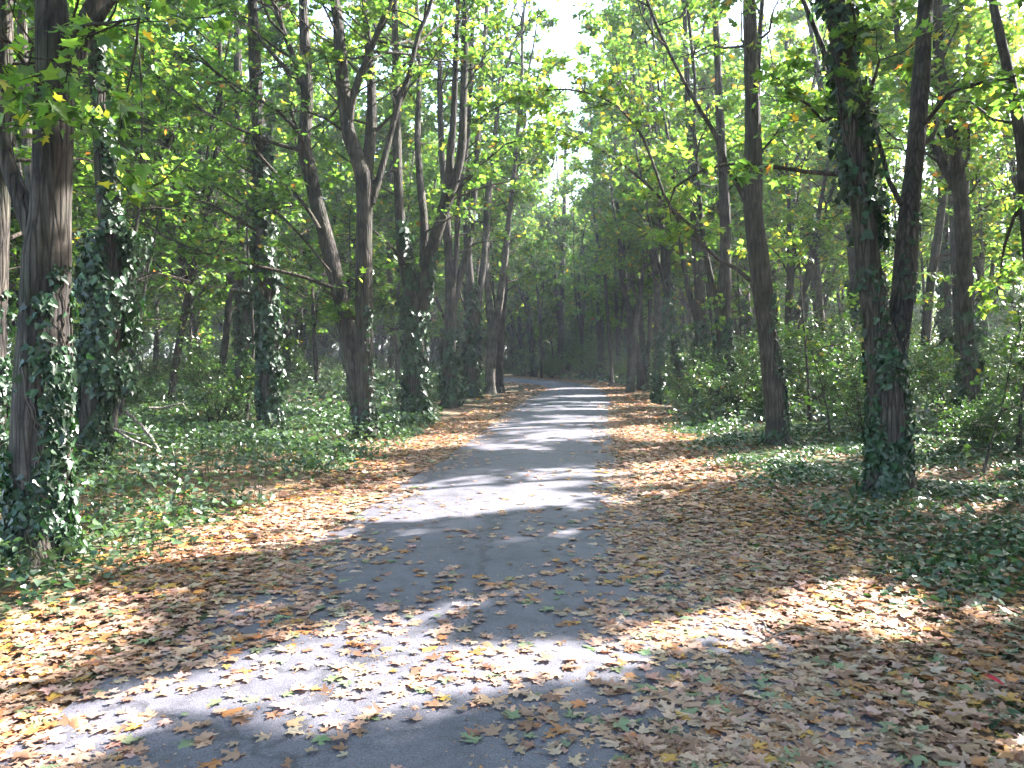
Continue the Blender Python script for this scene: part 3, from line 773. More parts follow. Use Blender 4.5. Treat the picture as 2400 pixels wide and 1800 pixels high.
hero("maple_tree", "pair-like dark trunk splitting low, beside the pale sun-flecked trunk", (1391, 839),
     [[(1391, 841, 16), (1390, 790, 16), (1386, 720, 11), (1382, 620, 9), (1376, 480, 7)], [(1393, 800, 12), (1402, 740, 10), (1404, 650, 9), (1398, 500, 7)]], 20, leaf=.25, zmin=4.5, dens=2.2, seed=19, ivy=[(0, 0, 2.2, 450, .17, .06, None)])
for i, (bx, by, w, top, lab) in enumerate([
        (1360, 830, 12, 1350, "narrow dark trunk on the outside of the bend beside the low-splitting pair"),
        (1337, 826, 11, 1322, "slim leaning trunk on the outside of the bend between two darker ones"),
        (1299, 822, 16, 1283, "stout dark trunk on the outside of the bend, forking at head height"),
        (1210, 812, 15, 1222, "dark Y-shaped trunk straight ahead where the path turns away")]):
    d = top - bx
    hero("maple_tree", lab, (bx, by), [[(bx, by + 1, w), (bx + d * .1, by - 70, w * .9), (bx + d * .3, by - 150, w * .75), (bx + d * .6, by - 300, w * .6), (top, by - 500, w * .4)],
        [(bx + d * .1, by - 80, w * .6), (bx - d * .5, by - 160, w * .5), (bx - d * 1.2, by - 300, w * .35)]], 20, leaf=.27, zmin=3., dens=2.2, seed=20 + i, w=W_DARK)
# ---- far right
hero("maple_tree", "tall straight dark trunk well right of the V-shaped tree", (2086, 884),
     [[(2088, 886, 29), (2080, 780, 28), (2074, 680, 27), (2070, 590, 26), (2064, 500, 24), (2060, 400, 22), (2055, 250, 19), (2048, 100, 16), (2044, 0, 14)],
      [(2074, 600, 20), (2080, 500, 18), (2086, 380, 15), (2090, 220, 13), (2092, 60, 11)]], 18, leaf=.15, zmin=4.5, dens=1.6, seed=26)
hero("maple_tree", "leaning slim trunk squeezed close behind the right side of the V-shaped tree", (1992, 868),
     [[(1992, 870, 22), (1998, 760, 21), (2006, 650, 20), (2018, 560, 18), (2030, 480, 17), (2040, 390, 15), (2048, 260, 12), (2060, 100, 9)]], 17, leaf=.155, zmin=4.5, dens=1.7, seed=27, ivy=[(0, 0, 2., 300, .12, .04, None)])
hero("ivy_tree", "dark ivy pillar between the leaning slim trunk and the tall straight one on the right", (2046, 860),
     [[(2046, 862, 24), (2044, 740, 23), (2042, 620, 22), (2038, 480, 19), (2034, 320, 16), (2032, 100, 11)]], 17, leaf=.165, zmin=4.5, dens=1.8, seed=28, ivy=[(0, 0, 6, 2400, .13, .09, None)])
hero("maple_tree", "short-boled tree forking into thin sprawling limbs near the right edge", (2122, 850),
     [[(2122, 852, 24), (2120, 770, 22), (2121, 705, 20), (2105, 630, 12), (2092, 570, 10), (2078, 500, 8)],
      [(2124, 720, 14), (2138, 640, 11), (2146, 560, 9), (2158, 470, 8), (2166, 330, 6)], [(2126, 710, 10), (2152, 640, 8), (2170, 560, 8), (2178, 460, 6), (2185, 300, 5)]], 13, leaf=.15, zmin=4., dens=1.5, seed=29)
hero("maple_tree", "dark limbed tree leaning in over the top right corner of the view", (2262, 960),
     [[(2262, 962, 46), (2250, 800, 42), (2236, 620, 36), (2224, 500, 32), (2214, 400, 28), (2205, 300, 24), (2188, 200, 22), (2168, 110, 20), (2152, 40, 18), (2144, 0, 16)]],
     17, leaf=.135, zmin=4.5, dens=1.8, seed=30, extra=[([(2216, 420, 9), (2190, 470, 8), (2170, 530, 6), (2160, 600, 3)], .5, 6)])
hero("ivy_tree", "ivy-draped stem hidden just behind the left side of the V-shaped tree", (1868, 872),
     [[(1868, 874, 26), (1858, 760, 25), (1850, 640, 24), (1840, 520, 22), (1826, 420, 18), (1800, 300, 15), (1775, 200, 12), (1750, 60, 9)]], 17, leaf=.155, zmin=4.5, dens=1.8, seed=31, ivy=[(0, 0, 4., 1600, .12, .05, None)])
hero("maple_tree", "slender grey trunk rising through brush between the clean leaning trunk and the V-shaped tree", (1790, 850),
     [[(1790, 852, 15), (1778, 740, 15), (1768, 620, 14), (1756, 500, 13), (1745, 380, 12), (1722, 260, 10), (1700, 120, 8)]], 17, leaf=.155, zmin=4., dens=1.8, seed=32, bark=M_BARK_GREY)
hero("maple_tree", "ivy-speckled slim trunk seen through the opening of the V-shaped tree", (1905, 852),
     [[(1905, 854, 20), (1908, 700, 19), (1905, 560, 18), (1900, 420, 16), (1886, 260, 13), (1882, 60, 10)]], 17, leaf=.165, zmin=4.5, dens=1.8, seed=33, ivy=[(0, 0, 6, 1000, .12, .06, None)])

# ---- low understorey trees with layered sprays
def understory(label, base, H, lean, r0, seed, w, leaf, zmin, group=None, dens=4.5, Lr=(1., 2.6), stems=1):
    r = np.random.default_rng(seed)
    b = np.array([base[0], base[1], float(ground_z(base[0], base[1]))])
    Ls = []
    for s in range(stems):
        n = 6; t = np.linspace(0, 1, n)[:, None]
        pts = b + np.array([lean[0] + r.normal(0, .3) * (s > 0), lean[1] + r.normal(0, .3) * (s > 0), H]) * t + np.cumsum(r.normal(0, .07, (n, 3)) * (t > 0), 0)
        Ls.append((pts, r0 * (1 - .85 * t[:, 0]), False))
    return grow("understory_tree", label, "small tree", b, Ls, H, leaf=leaf, zmin=zmin, dens=dens, Lr=Lr, w=w, seed=seed, sides=8, twigs=8, per=8, flat=.28, el=(-8, 25), group=group, bend=(-.3, .02))
understory("young beech holding pale layered sprays beside the ivy-smothered left trunk", (-6.6, 13.2), 6.5, (.8, -.4), .05, 201, W_NORMAL, .1, 1.6)
understory("low spreading beech in the gloom left of the slim ivy-covered trunk", (-8.2, 16.5), 6, (.9, 0), .05, 202, W_DARK, .11, 1.2)
understory("beech sapling with hanging sprays behind the long bare branch on the left", (-6.2, 18.5), 7, (.2, .3), .05, 203, W_DARK, .11, 2.)
understory("beech sapling filling the dark gap left of the massive tree", (-6.8, 10.2), 6, (-.3, 0), .05, 204, W_DARK, .1, .8)
understory("leafy understorey tree behind the curved twin-stemmed maple", (-4.6, 22.5), 6.5, (0, .2), .05, 205, W_NORMAL, .12, 1.8)
understory("fresh green young maple with flat sprays between the two big right-hand trunks", (6.4, 17.2), 4.6, (-.4, -.5), .035, 206, W_YELLOW, .12, 1.5)
understory("light young maple behind the V-shaped tree among the brush", (9.4, 20.5), 5., (.2, -.4), .035, 207, W_YELLOW, .13, 1.3)
understory("thin young tree with pale sprays near the right edge", (8.6, 13.6), 4.2, (.3, -.3), .03, 208, W_YELLOW, .11, .9)
understory("young maple leaning out from behind the ivy-footed trunk on the right verge", (7.2, 24.), 6, (-.8, -.4), .04, 209, W_NORMAL, .14, 1.8)
understory("leafy young tree at the right edge beyond the V-shaped tree", (12.2, 18.5), 6, (.2, -.2), .04, 210, W_YELLOW, .14, 1.4)

# ---- the woods behind: trees grown at random
def random_limbs(b, H, r0, r, nf, fork):
    n = 5; top = np.array([r.normal(0, .5), r.normal(0, .5), fork])
    t = np.linspace(0, 1, n)[:, None]
    tr = b + top * t + np.cumsum(r.normal(0, .06, (n, 3)), 0) * t
    Ls = [(tr, r0 * (1 - .25 * t[:, 0]), True)]
    for k in range(nf):
        az = r.uniform(0, 6.28); s = tr[-2] + (tr[-1] - tr[-2]) * r.uniform(0, .8)
        d = np.array([math.cos(az), math.sin(az), 0]) * r.uniform(.5, 1.1)
        pts = np.array([s, s + d * .35 + [0, 0, .7], s + d * .8 + [0, 0, 1.8], s + d * 1.3 + [0, 0, 3.4]])
        Ls.append((pts, np.array([.72, .62, .55, .45]) * r0 * r.uniform(.7, 1), True))
    return Ls
def free(x, y, dmin):
    return all((x - a) ** 2 + (y - b) ** 2 > dmin * dmin for a, b in TREES)
def in_path(x, y, m=2.2):
    return edge_l(y) - m * (1 if y < 42 else 2) < x < edge_r(y) + m and y < 68
tr_ = np.random.default_rng(77)
def wood_tree(label, group, x, y, i, leaf, dens=2.6, zmin=4.3, w=W_NORMAL, H=None, ivy=True, Lr=(1.1, 3.)):
    r = np.random.default_rng(3000 + i)
    H = H or r.uniform(13, 18); b = np.array([x, y, float(ground_z(x, y))]); r0 = r.uniform(.07, .18)
    best = None
    for k in range(16):
        rk = np.random.default_rng(9000 + i * 20 + k)
        Ls = [((*finish_limb(p_, r_, H * rk.uniform(.88, 1.05), rk), False) if e_ else (p_, r_, e_)) for p_, r_, e_ in random_limbs(b, H, r0, rk, rk.integers(1, 4), rk.uniform(2.5, 5.5))]
        over = np.mean([lit(resample(q[0], q[1], .15)[0], key_mask).mean() for q in Ls])
        if best is None or over < best[0] - 1e-6: best = (over, Ls)
        if over < .005: break
    iv = [(0, 0, r.uniform(2, 6), int(r.uniform(300, 800)), .15, .06, None)] if ivy and r.random() < .5 else ()
    return grow("forest_tree", label, "tree", b, best[1], H, leaf=leaf, zmin=zmin, dens=dens, Lr=Lr, twigs=8, per=12, w=w,
                seed=3000 + i, sides=9, group=group, twig_geo=y < 26, el=(20, 66), ivy=iv, bark=M_BARK if r.random() < .75 else M_BARK_GREY)
cnt = 0
LAB_R = "slim upright trunk in the sunlit wood behind the right verge"
LAB_L = "dark trunk in the shady wood behind the left verge"
for tries in range(4000):
    if cnt >= 70: break
    x, y = tr_.uniform(4.5, 18.5), tr_.uniform(-3, 54)
    if in_path(x, y, 2.6) or not free(x, y, 2.3): continue
    if y < 8 and x < 7.5: continue
    col_ = np.array([(x, y, z) for z in np.arange(.2, 15, .15)])
    if lit(col_, key_mask).mean() > .04: continue
    wood_tree(LAB_R, "trees in the wood on the right", x, y, cnt, .165 if y < 30 else .215, dens=(4.2 if y < 24 else 3.0) if x < 11 else 2.3, w=W_YELLOW if tr_.random() < .5 else W_NORMAL); cnt += 1
c0 = cnt
for tries in range(4000):
    if cnt - c0 >= 38: break
    x, y = tr_.uniform(-20, -4), tr_.uniform(12, 48)
    if in_path(x, y, 3) or not free(x, y, 2.8): continue
    if x > -.17 * y - 2.2 and y < 30: continue
    wood_tree(LAB_L, "trees in the wood on the left", x, y, cnt, .165 if y < 30 else .215, dens=(4.2 if y < 24 else 3.0) if x < 11 else 2.3, w=W_DARK if tr_.random() < .6 else W_NORMAL, zmin=2.4); cnt += 1
for i, y in enumerate([26.5, 29.5, 33, 35.5, 38, 40.5, 43, 46, 48.5, 51, 54]):
    x = float(edge_r(y)) + 1.5 + .5 * math.sin(i * 2.3) + (.9 if y > 44 else 0)
    if free(x, y, 1.0): wood_tree("slender trunk in the receding row along the right verge", "receding row of trunks on the right", x, y, 560 + i, .19, dens=2.4, zmin=4.5)
for i, y in enumerate([24, 28.5, 33.5, 37, 39.5, 42]):
    x = float(edge_l(y)) - 1.7 - .5 * math.sin(i * 2.9) - (2.5 if y > 39 else 0)
    if free(x, y, 1.0): wood_tree("slender trunk in the receding row along the left verge", "receding row of trunks on the left", x, y, 580 + i, .19, dens=2.4, zmin=4.5)
# overhead and behind the viewer: avenue goes on unseen, dense crowns added for shade
for i, (x, y) in enumerate([(-5.2, -1.5), (-7.0, 1.3), (4.6, 3.2), (4.6, -2.2), (-5, -6), (5, -7), (8.8, 5.5), (7.6, 1.0), (11.5, 2.5), (12.5, 7.5), (9.6, -2.5), (3.9, .6), (7.6, 4.6), (5.8, -1.0), (-8.5, 4.5), (-8, 8)]):
    wood_tree("unseen avenue tree added beside the path for the shade it casts", "avenue trees out of view", x, y, 500 + i, .17, dens=5.0, zmin=5.6 if x < 0 else 4.8, ivy=False, Lr=(1.6, 4.4))

# prototypes for the far wood, copied
def copy_tree(root, loc, rot, s, label, group):
    c = root.copy(); COL.objects.link(c); c.location = loc; c.rotation_euler = (0, 0, rot); c.scale = (s, s, s * tr_.uniform(.92, 1.1))
    c["label"] = label; c["group"] = group
    for ch in list(root.children):
        d = ch.copy(); COL.objects.link(d); d.parent = c
    return c
protos = []
pr = np.random.default_rng(9)
FAR = [("distant trunk deep in the dark wood straight ahead", "distant trees ahead"), ("distant trunk deep in the wood left of the path", "distant trees left"), ("distant trunk deep in the wood right of the path", "distant trees right")]
for i in range(7):
    x, y = [(-6, 66), (3, 68), (10, 70), (-14, 64), (-22, 56), (14, 60), (-3, 74)][i]
    li = 0 if i in (0, 1, 2, 6) else (1 if x < 0 else 2)
    protos.append(wood_tree(*FAR[li], x, y, 700 + i, .23, dens=5.2, zmin=2. if i % 2 else 4.2, w=W_DARK if i % 3 == 1 else W_NORMAL))
n = 0
for tries in range(6000):
    if n >= 175: break
    x, y = tr_.uniform(-48, 42), tr_.uniform(14, 105)
    if x > 21 + max(0, y - 48) * .2 or (abs(x) < 21 and y < 50) or in_path(x, y, 3) or not free(x, y, 2.7): continue
    if abs(x) > .8 * y + 6: continue
    li = 0 if (abs(x - 2) < 10 and y > 50) else (1 if x < 0 else 2)
    p = protos[tr_.integers(0, len(protos))]
    copy_tree(p, (x, y, float(ground_z(x, y)) if abs(x) < 60 else 0), tr_.uniform(0, 6.28), tr_.uniform(.85, 1.2), *FAR[li]); TREES.append((x, y)); n += 1

thick = wood_tree("low branched tree in the thicket far beyond the bend", "thicket beyond the bend", 1.5, 84, 720, .24, dens=7, zmin=.5, w=W_DARK, H=10, Lr=(1.6, 3.6))
for i in range(46):
    x = -50 + i * 1.75 + tr_.uniform(-.6, .6); y = tr_.uniform(80, 100) - max(0, x - 12) * .4
    if not free(x, y, 1.6): continue
    copy_tree(thick, (x, y, 0), tr_.uniform(0, 6.28), tr_.uniform(.8, 1.25), "low branched tree in the thicket far beyond the bend", "thicket beyond the bend"); TREES.append((x, y))
n = 0
for tries in range(4000):
    if n >= 26: break
    y = tr_.uniform(16, 85); x = tr_.uniform(22, 30) + .12 * y
    if not free(x, y, 3.2): continue
    p = protos[[1, 3, 5][tr_.integers(0, 3)]]
    copy_tree(p, (x, y, float(ground_z(x, y))), tr_.uniform(0, 6.28), tr_.uniform(.6, .95), "tree on the sunlit far edge of the wood on the right", "trees on the sunlit edge"); TREES.append((x, y)); n += 1

# ------------------------------------------------------------------ shrubs
def make_shrub(name, label, group, loc, H, R, n, leaf, w, seed):
    r = np.random.default_rng(seed)
    root = link(name, None, loc=loc); tag(root, label, "shrub", group)
    k = 16; az = r.uniform(0, 6.28, k); e = np.radians(r.uniform(40, 85, k))
    D = np.stack([np.cos(az) * np.cos(e), np.sin(az) * np.cos(e), np.sin(e)], 1)
    S = np.stack([r.normal(0, .12 * R, k), r.normal(0, .12 * R, k), np.zeros(k)], 1)
    mw, ml = MB(), MB()
    foliage(ml, mw, S, D, r.uniform(.7, 1.15, k) * H, np.full(k, .012), leaf, T_OVAL, 17, n + 2, w, False, .5, r, True, (-.35, .05))
    link("stems", mw.mesh("stems", M_TWIG, True), root); link("foliage", ml.mesh("foliage", M_HERB), root)
    return root
SH = [("light green brushwood filling the gaps between the trunks on the right", "shrubs on the right"), ("dark green brushwood under the trees on the left", "shrubs on the left"), ("dark green brushwood closing the view beyond the bend", "shrubs beyond the bend")]
shp = [make_shrub("shrub", *SH[0], (5.3 + i * .9, 19 + i * 2.1, 0), [1.9, 1.5, 2.4, 1.2, 2.0][i], 1, 9, [.072, .065, .08, .07, .075][i], [W_NORMAL, W_DARK, W_NORMAL, W_DARK, W_DARK][i], 90 + i) for i in range(5)]
def put_shrub(x, y, s, li):
    c = copy_tree(shp[tr_.integers(0, 5)], (x, y, float(ground_z(x, y))), tr_.uniform(0, 6.28), s, *SH[li])
for x, y, s in [(5.2, 21.3, .85), (5.9, 20.2, .7), (6.3, 22.5, 1), (7.4, 16.5, .9), (6.6, 15.2, .75), (8.2, 18.6, 1.), (5.9, 17.6, .8), (7.2, 20, 1.1), (9.2, 15.4, .9), (10.2, 17.5, 1.), (8.9, 12.9, .8), (7.9, 13.6, .7),
                (10.4, 13.5, .9), (11.3, 15.6, 1), (5.6, 25.6, .8), (6.3, 28, .9), (7.6, 31, 1), (6.9, 34, 1), (8, 26, 1.1), (9.5, 23, 1.1), (11.5, 21, 1.1), (12.5, 25, 1.2), (9, 29, 1.1), (10.5, 33, 1.1), (7.6, 38, 1.), (9, 42, 1.1)]:
    put_shrub(x, y, s, 0)
k = 0
while k < 34:
    x, y = tr_.uniform(9, 20), tr_.uniform(16, 50)
    if in_path(x, y, 3): continue
    put_shrub(x, y, tr_.uniform(.8, 1.3), 0); k += 1
k = 0
while k < 40:
    x, y = tr_.uniform(-22, -4), tr_.uniform(17, 55)
    if in_path(x, y, 2.5) or x > -.16 * y - 1.5: continue
    put_shrub(x, y, tr_.uniform(.5, .95), 1); k += 1
k = 0
while k < 50:
    x, y = tr_.uniform(-26, 18), tr_.uniform(64, 88)
    if in_path(x, y, 2): continue
    put_shrub(x, y, tr_.uniform(1.2, 2.2), 2); k += 1
for i in range(20):
    y = 43 + i * 1.1; x = edge_r(y) + tr_.uniform(2.6, 5.5)
    put_shrub(x, y, tr_.uniform(.7, 1.2), 2)
for i in range(44):
    y = tr_.uniform(30, 62); x = -tr_.uniform(.26, .74) * y
    put_shrub(x, y, tr_.uniform(1., 1.8), 1)
for i in range(34):
    y = tr_.uniform(26, 60); x = 17 + tr_.uniform(0, 10) + .1 * y
    put_shrub(x, y, tr_.uniform(.8, 1.3), 0)

# ------------------------------------------------------------------ fallen leaves
DRY = {"tan": (.34, .208, .142), "pale": (.40, .275, .2), "brown": (.2, .105, .062), "amber": (.36, .16, .055), "yellow": (.42, .245, .05), "green": (.15, .19, .10)}
DK = list(DRY)
lr = np.random.default_rng(21)
def noise2(x, y, f, s):
    return (np.sin(x * f + s) * np.cos(y * f * 1.13 - s * 2) + np.sin((x + y) * f * .71 + 2.1 * s) + np.sin((x - y * 1.3) * f * 1.37 - s)) / 3
def scatter(n, x0, x1, y0, y1, dens):
    """rejection sampling with a density function 0..1"""
    x = lr.uniform(x0, x1, n); y = lr.uniform(y0, y1, n)
    k = lr.random(n) < dens(x, y)
    return x[k], y[k]
def in_view(x, y, m=.3): return (np.abs(x) < .655 * y + m + .4) & (y > 2.4)
def dens_litter(x, y):
    el, er = edge_l(y), edge_r(y)
    dl, dr = x - el, er - x                  # distance inside from each edge
    on = np.minimum(dl, dr)
    n = noise2(x, y, 2.3, .7) + .5 * noise2(x, y, 6., 2.)
    near = np.clip((8 - y) / 3.5, 0, 1)
    inside = np.where(on > .75, .016 + .13 * near, np.where(on > .35, .035 + .3 * near, .18 + .55 * near)) * np.clip(.75 + 1.1 * n, .12, 1.6)
    # leaves lie deeper at both sides near the viewer
    xr = np.interp(y, [3, 5, 8.5, 12, 20], [.2, .4, .8, 1.2, 2.2])
    inside = np.where((x > xr) & (y < 22), np.maximum(inside, np.clip((x - xr) * 1.5, 0, .85) * np.clip(.85 + .7 * n, .2, 1.2)), inside)
    inside = np.where((x < -.9) & (y < 7), np.maximum(inside, np.clip((-.95 - x) * .8, 0, .8) * np.clip(.75 + .8 * n, .2, 1.2)), inside)
    off_l = np.clip(1.0 - (-dl - .7) / .7, .1, 1) ; off_r = np.clip(1.05 - (-dr - 1.0) / 1.0, .28, 1)
    d = np.where(on > 0, inside, np.where(dl < 0, off_l, off_r))
    return np.clip(d * (1 + .25 * n), 0, 1)
def leaf_pose(x, y, size, lift):
    n = len(x)
    z = path_z(x, y) + lift
    az = lr.uniform(0, 6.28, n)
    T = np.stack([np.cos(az), np.sin(az), lr.normal(0, .05, n)], 1); T = unit(T)
    off = np.clip((np.maximum(edge_l(y) - x, x - edge_r(y))) * 1.2, 0, 1)
    sd = .05 + .13 * off
    Nn = unit(np.stack([lr.normal(0, 1, n) * sd, lr.normal(0, 1, n) * sd, np.ones(n)], 1))
    flip = lr.random(n) < .4
    return np.stack([x, y, z], 1), T, Nn
X, Y, S, Lf = [], [], [], []
for (n, y0, y1, smin, smax, mx) in [(70000, 2.5, 9, .032, .1, 6.4), (80000, 9, 20, .05, .115, 9.), (50000, 20, 58, .09, .18, 11.)]:
    x, y = scatter(n, -mx, mx, y0, y1, dens_litter)
    k = in_view(x, y); x, y = x[k], y[k]
    on = (x > edge_l(y)) & (x < edge_r(y))
    X.append(x); Y.append(y); S.append(smin + (smax - smin) * lr.random(len(x)) ** .8)
    Lf.append(np.where(on, lr.uniform(.004, .012, len(x)), lr.uniform(.004, .04, len(x))))
X, Y, S, Lf = map(np.concatenate, (X, Y, S, Lf))
verge = np.clip(np.maximum(edge_l(Y) - X, X - edge_r(Y)) / 1.2, 0, 1)
pw = np.stack([.36 - .18 * verge, .36 - .26 * verge, .16 + .2 * verge, .06 + .19 * verge, .025 + .045 * verge, .06 + .0 * verge], 1)
pw /= pw.sum(1, keepdims=True)
ci = (lr.random(len(X))[:, None] > np.cumsum(pw, 1)).sum(1).clip(0, 5)
show = S / Y * (np.abs(X) < .62 * Y) * (Y > 2.75)
first = np.argsort(-show)[:290]
rest = np.ones(len(X), bool); rest[first] = False
pos, T, Nn = leaf_pose(X, Y, S, Lf)
cols = np.array([DRY[k] for k in DK])[ci] * lr.uniform(.72, 1.22, (len(X), 1)) * (1 + lr.normal(0, .06, (len(X), 3)))
mb = MB()
near = rest & (Y < 11)
leaves(mb, pos[near], T[near], Nn[near], S[near], cols[near], T_DRY)
far = rest & (Y >= 11)
leaves(mb, pos[far], T[far], Nn[far], S[far], cols[far], T_DRY_S)
o = link("leaf_litter", mb.mesh("leaf_litter", M_LITTER)); tag(o, "carpet of fallen maple leaves along both verges of the path", "fallen leaves", kind="stuff")
# (crumbs of leaf trodden into the asphalt and blown against its edges)
nx = 15000; cx_ = lr.uniform(-2.4, 2.2, nx); cyy = 2.6 + 12 * lr.random(nx) ** 1.5; cx_ = cx_ + (edge_l(cyy) + edge_r(cyy)) / 2 + .2
kk = (noise2(cx_, cyy, 2.7, 3.3) > lr.normal(.15, .5, nx)); cx_, cyy = cx_[kk], cyy[kk]
cs = lr.uniform(.006, .028, len(cx_)); cp_, cT, cN = leaf_pose(cx_, cyy, cs, np.full(len(cx_), .003))
mc = MB(); leaves(mc, cp_, cT, cN, cs, np.array([DRY[k] for k in DK])[lr.integers(0, 4, len(cx_))] * lr.uniform(.6, 1.2, (len(cx_), 1)), T_RHOMB + T_OVAL)
o = link("leaf_crumbs", mc.mesh("leaf_crumbs", M_LITTER)); tag(o, "broken crumbs of dry leaves strewn over the asphalt path", "leaf crumbs", kind="stuff")
# the leaves that show largest lie there one by one
LM = {}
for kx, k_ in enumerate(DK):
    for t in range(len(T_DRY)):
        m1 = MB(); V, fs = T_DRY[t]
        c = np.repeat(np.array([DRY[k_]]) * (.85 + .05 * t), len(V), 0)
        m1.add(V, fs, c)
        a = np.array([[0, 0, 0], [-.2, .03, .02], [-.42, .02 * (t - 4), .03]], float)
        tubes(m1, a[None], np.array([[.014, .011, .009]]), 4)
        m1.c[-1] = np.repeat(np.array([DRY[k_]]) * .7, m1.v[-1].shape[0], 0).astype(np.float32)
        LM[kx, t] = m1.mesh("fallen_leaf", M_LITTER)
CN = {"tan": "tan", "pale": "pale beige", "brown": "dark brown", "amber": "amber orange", "yellow": "yellow", "green": "greenish"}
for i in first:
    x, y = X[i], Y[i]
    on = edge_l(y) + .5 < x < edge_r(y) - .55
    where = "lying on the bare asphalt close to the viewer" if on else ("in the drift on the left side of the path" if x < 0 else "in the drift on the right side of the path")
    o = link("fallen_leaf", LM[int(ci[i]), int(lr.integers(0, len(T_DRY)))])
    Bv = unit(np.cross(Nn[i], T[i])); N2 = np.cross(T[i], Bv)
    M4 = Matrix(((T[i][0], Bv[0], N2[0], 0), (T[i][1], Bv[1], N2[1], 0), (T[i][2], Bv[2], N2[2], 0), (0, 0, 0, 1)))
    o.matrix_world = Matrix.Translation(Vector(pos[i])) @ M4 @ Matrix.Scale(float(S[i]), 4)
    nm = CN[DK[int(ci[i])]]
    tag(o, f"{nm} dry maple leaf {where}", "fallen leaf", f"{nm} leaves {where}")
m1 = MB(); V, fs = warp(template(OVAL, .2, .1), 5, .05); m1.add(V * .1, fs, np.repeat(np.array([[.55, .05, .09]]), len(V), 0))
p = G(2172, 1523); o = link("red_leaf", m1.mesh("red_leaf", M_LITTER), loc=(p[0], p[1], .09)); o.rotation_euler = (.5, -.3, 2.2)
tag(o, "single crimson leaf on the brown litter near the lower right corner", "fallen leaf")

# ------------------------------------------------------------------ ground cover
def herb_cols(n, base, r=lr): return np.array(base)[r.integers(0, len(base), n)] * r.uniform(.7, 1.35, (n, 1))
CO_IVY = [(.02, .05, .02), (.03, .065, .024), (.045, .085, .025), (.06, .1, .03)]
CO_HERB = [(.05, .09, .045), (.065, .11, .06), (.085, .125, .08), (.055, .1, .04), (.09, .13, .055)]
def cover(name, label, cat, n, x0, x1, y0, y1, dens, hmax, size, cols, temps, flat, stems=0):
    x, y = scatter(n, x0, x1, y0, y1, dens)
    k = in_view(x, y, .8) & np.array([True] * len(x)); x, y = x[k], y[k]
    h = hmax * (.35 + .65 * np.clip(.5 + .6 * noise2(x, y, 1.3, 4.), 0, 1)) * lr.random(len(x)) ** .7 * np.clip((np.maximum(edge_l(y) - x, x - edge_r(y)) - .6) / 1.5, .25, 1)
    pos = np.stack([x, y, ground_z(x, y) + .02 + h], 1)
    az = lr.uniform(0, 6.28, len(x))
    T = unit(np.stack([np.cos(az), np.sin(az), lr.normal(-.15, .3, len(x))], 1))
    Nn = unit(np.stack([lr.normal(0, flat, len(x)), lr.normal(0, flat, len(x)), np.ones(len(x))], 1))
    sz = size * lr.uniform(.55, 1.3, len(x)) * (1 + np.clip(y - 10, 0, 30) * .045)
    mb = MB(); leaves(mb, pos, T, Nn, sz, herb_cols(len(x), cols), temps)
    if stems:
        i = lr.integers(0, len(x), stems)
        b = pos[i].copy(); b[:, 2] = ground_z(b[:, 0], b[:, 1]) - .01
        top = pos[i] + lr.normal(0, .04, (stems, 3)); top[:, 2] += .06
        tubes(mb, np.stack([b, (b + top) / 2 + lr.normal(0, .015, (stems, 3)), top], 1), np.tile(np.array([.005, .004, .002]), (stems, 1)), 3)
        mb.c[-1] = np.tile(np.array([[.07, .08, .03]], np.float32), (len(mb.v[-1]), 1))
    o = link(name, mb.mesh(name, M_HERB)); tag(o, label, cat, kind="stuff")
    return o
cover("ivy_carpet", "low ivy and bramble carpet mixed with fallen leaves on the right", "ground cover", 120000, 1.5, 12, 2.4, 20,
      lambda x, y: np.clip((x - edge_r(y) - np.where(y < 7, .3, .95)) / 1.0, 0, 1) * np.clip(.55 + .9 * noise2(x, y, 1.7, 1.), .12, 1), .13, .07, CO_IVY + CO_HERB[:2], T_IVY + T_OVAL, .35, 500)
cover("bramble_patch", "green herbs and brambles under the trees on the far right", "ground cover", 60000, 2, 24, 16, 52,
      lambda x, y: np.clip((x - edge_r(y) - 1.5) / 1.0, 0, 1) * np.clip(.6 + .8 * noise2(x, y, 1.1, 3.), .15, 1), .5, .1, CO_HERB, T_OVAL, .5, 900)
cover("nettle_bank", "grey green nettles and ivy on the shady bank at the left", "ground cover", 90000, -14, -1.8, 4, 21,
      lambda x, y: np.clip((edge_l(y) - x - .85) / .6, 0, 1) * np.clip(.6 + .8 * noise2(x, y, 1.5, 2.), .15, 1), .5, .07, CO_HERB[:4] + CO_IVY[1:], T_OVAL + T_IVY, .6, 2500)
cover("herb_layer", "tall green herbs spreading under the dark trees on the left", "ground cover", 70000, -28, -1, 20, 58,
      lambda x, y: np.clip((edge_l(y) - x - 1.5) / 1.0, 0, 1) * np.clip(.6 + .9 * noise2(x, y, .9, 5.), .1, 1), .95, .085, CO_HERB, T_OVAL, .9, 2500)

# ------------------------------------------------------------------ dead branches and saplings
def dead_branch(label, pix, Ys, w, forks=()):
    pts = [P(x, y, Y) for (x, y), Y in zip(pix, Ys)]
    rad = np.linspace(w, w * .35, len(pts))
    b = pts[0].copy()
    p, r_ = resample(np.array(pts), rad, .08)
    p = p + lr.normal(0, .006, p.shape)
    mb = MB(); tubes(mb, p[None], r_[None], 7)
    for fk, fy in forks:
        q = np.array([P(x, y, Y) for (x, y), Y in zip(fk, fy)]); q, r2 = resample(q, np.linspace(w * .5, w * .2, len(q)), .08)
        tubes(mb, q[None], r2[None], 6)
    o = link("dead_branch", mb.mesh("dead_branch", M_DEAD, True, b), loc=b); tag(o, label, "branch")
    return o
dead_branch("pale bare stick rising from the bank towards the slim ivy trunk", [(478, 966), (520, 952), (560, 942), (590, 930)], [13.6, 13.9, 14.2, 14.4], .026, [([(548, 944), (553, 934), (560, 922)], [14.1, 14.1, 14.2])])
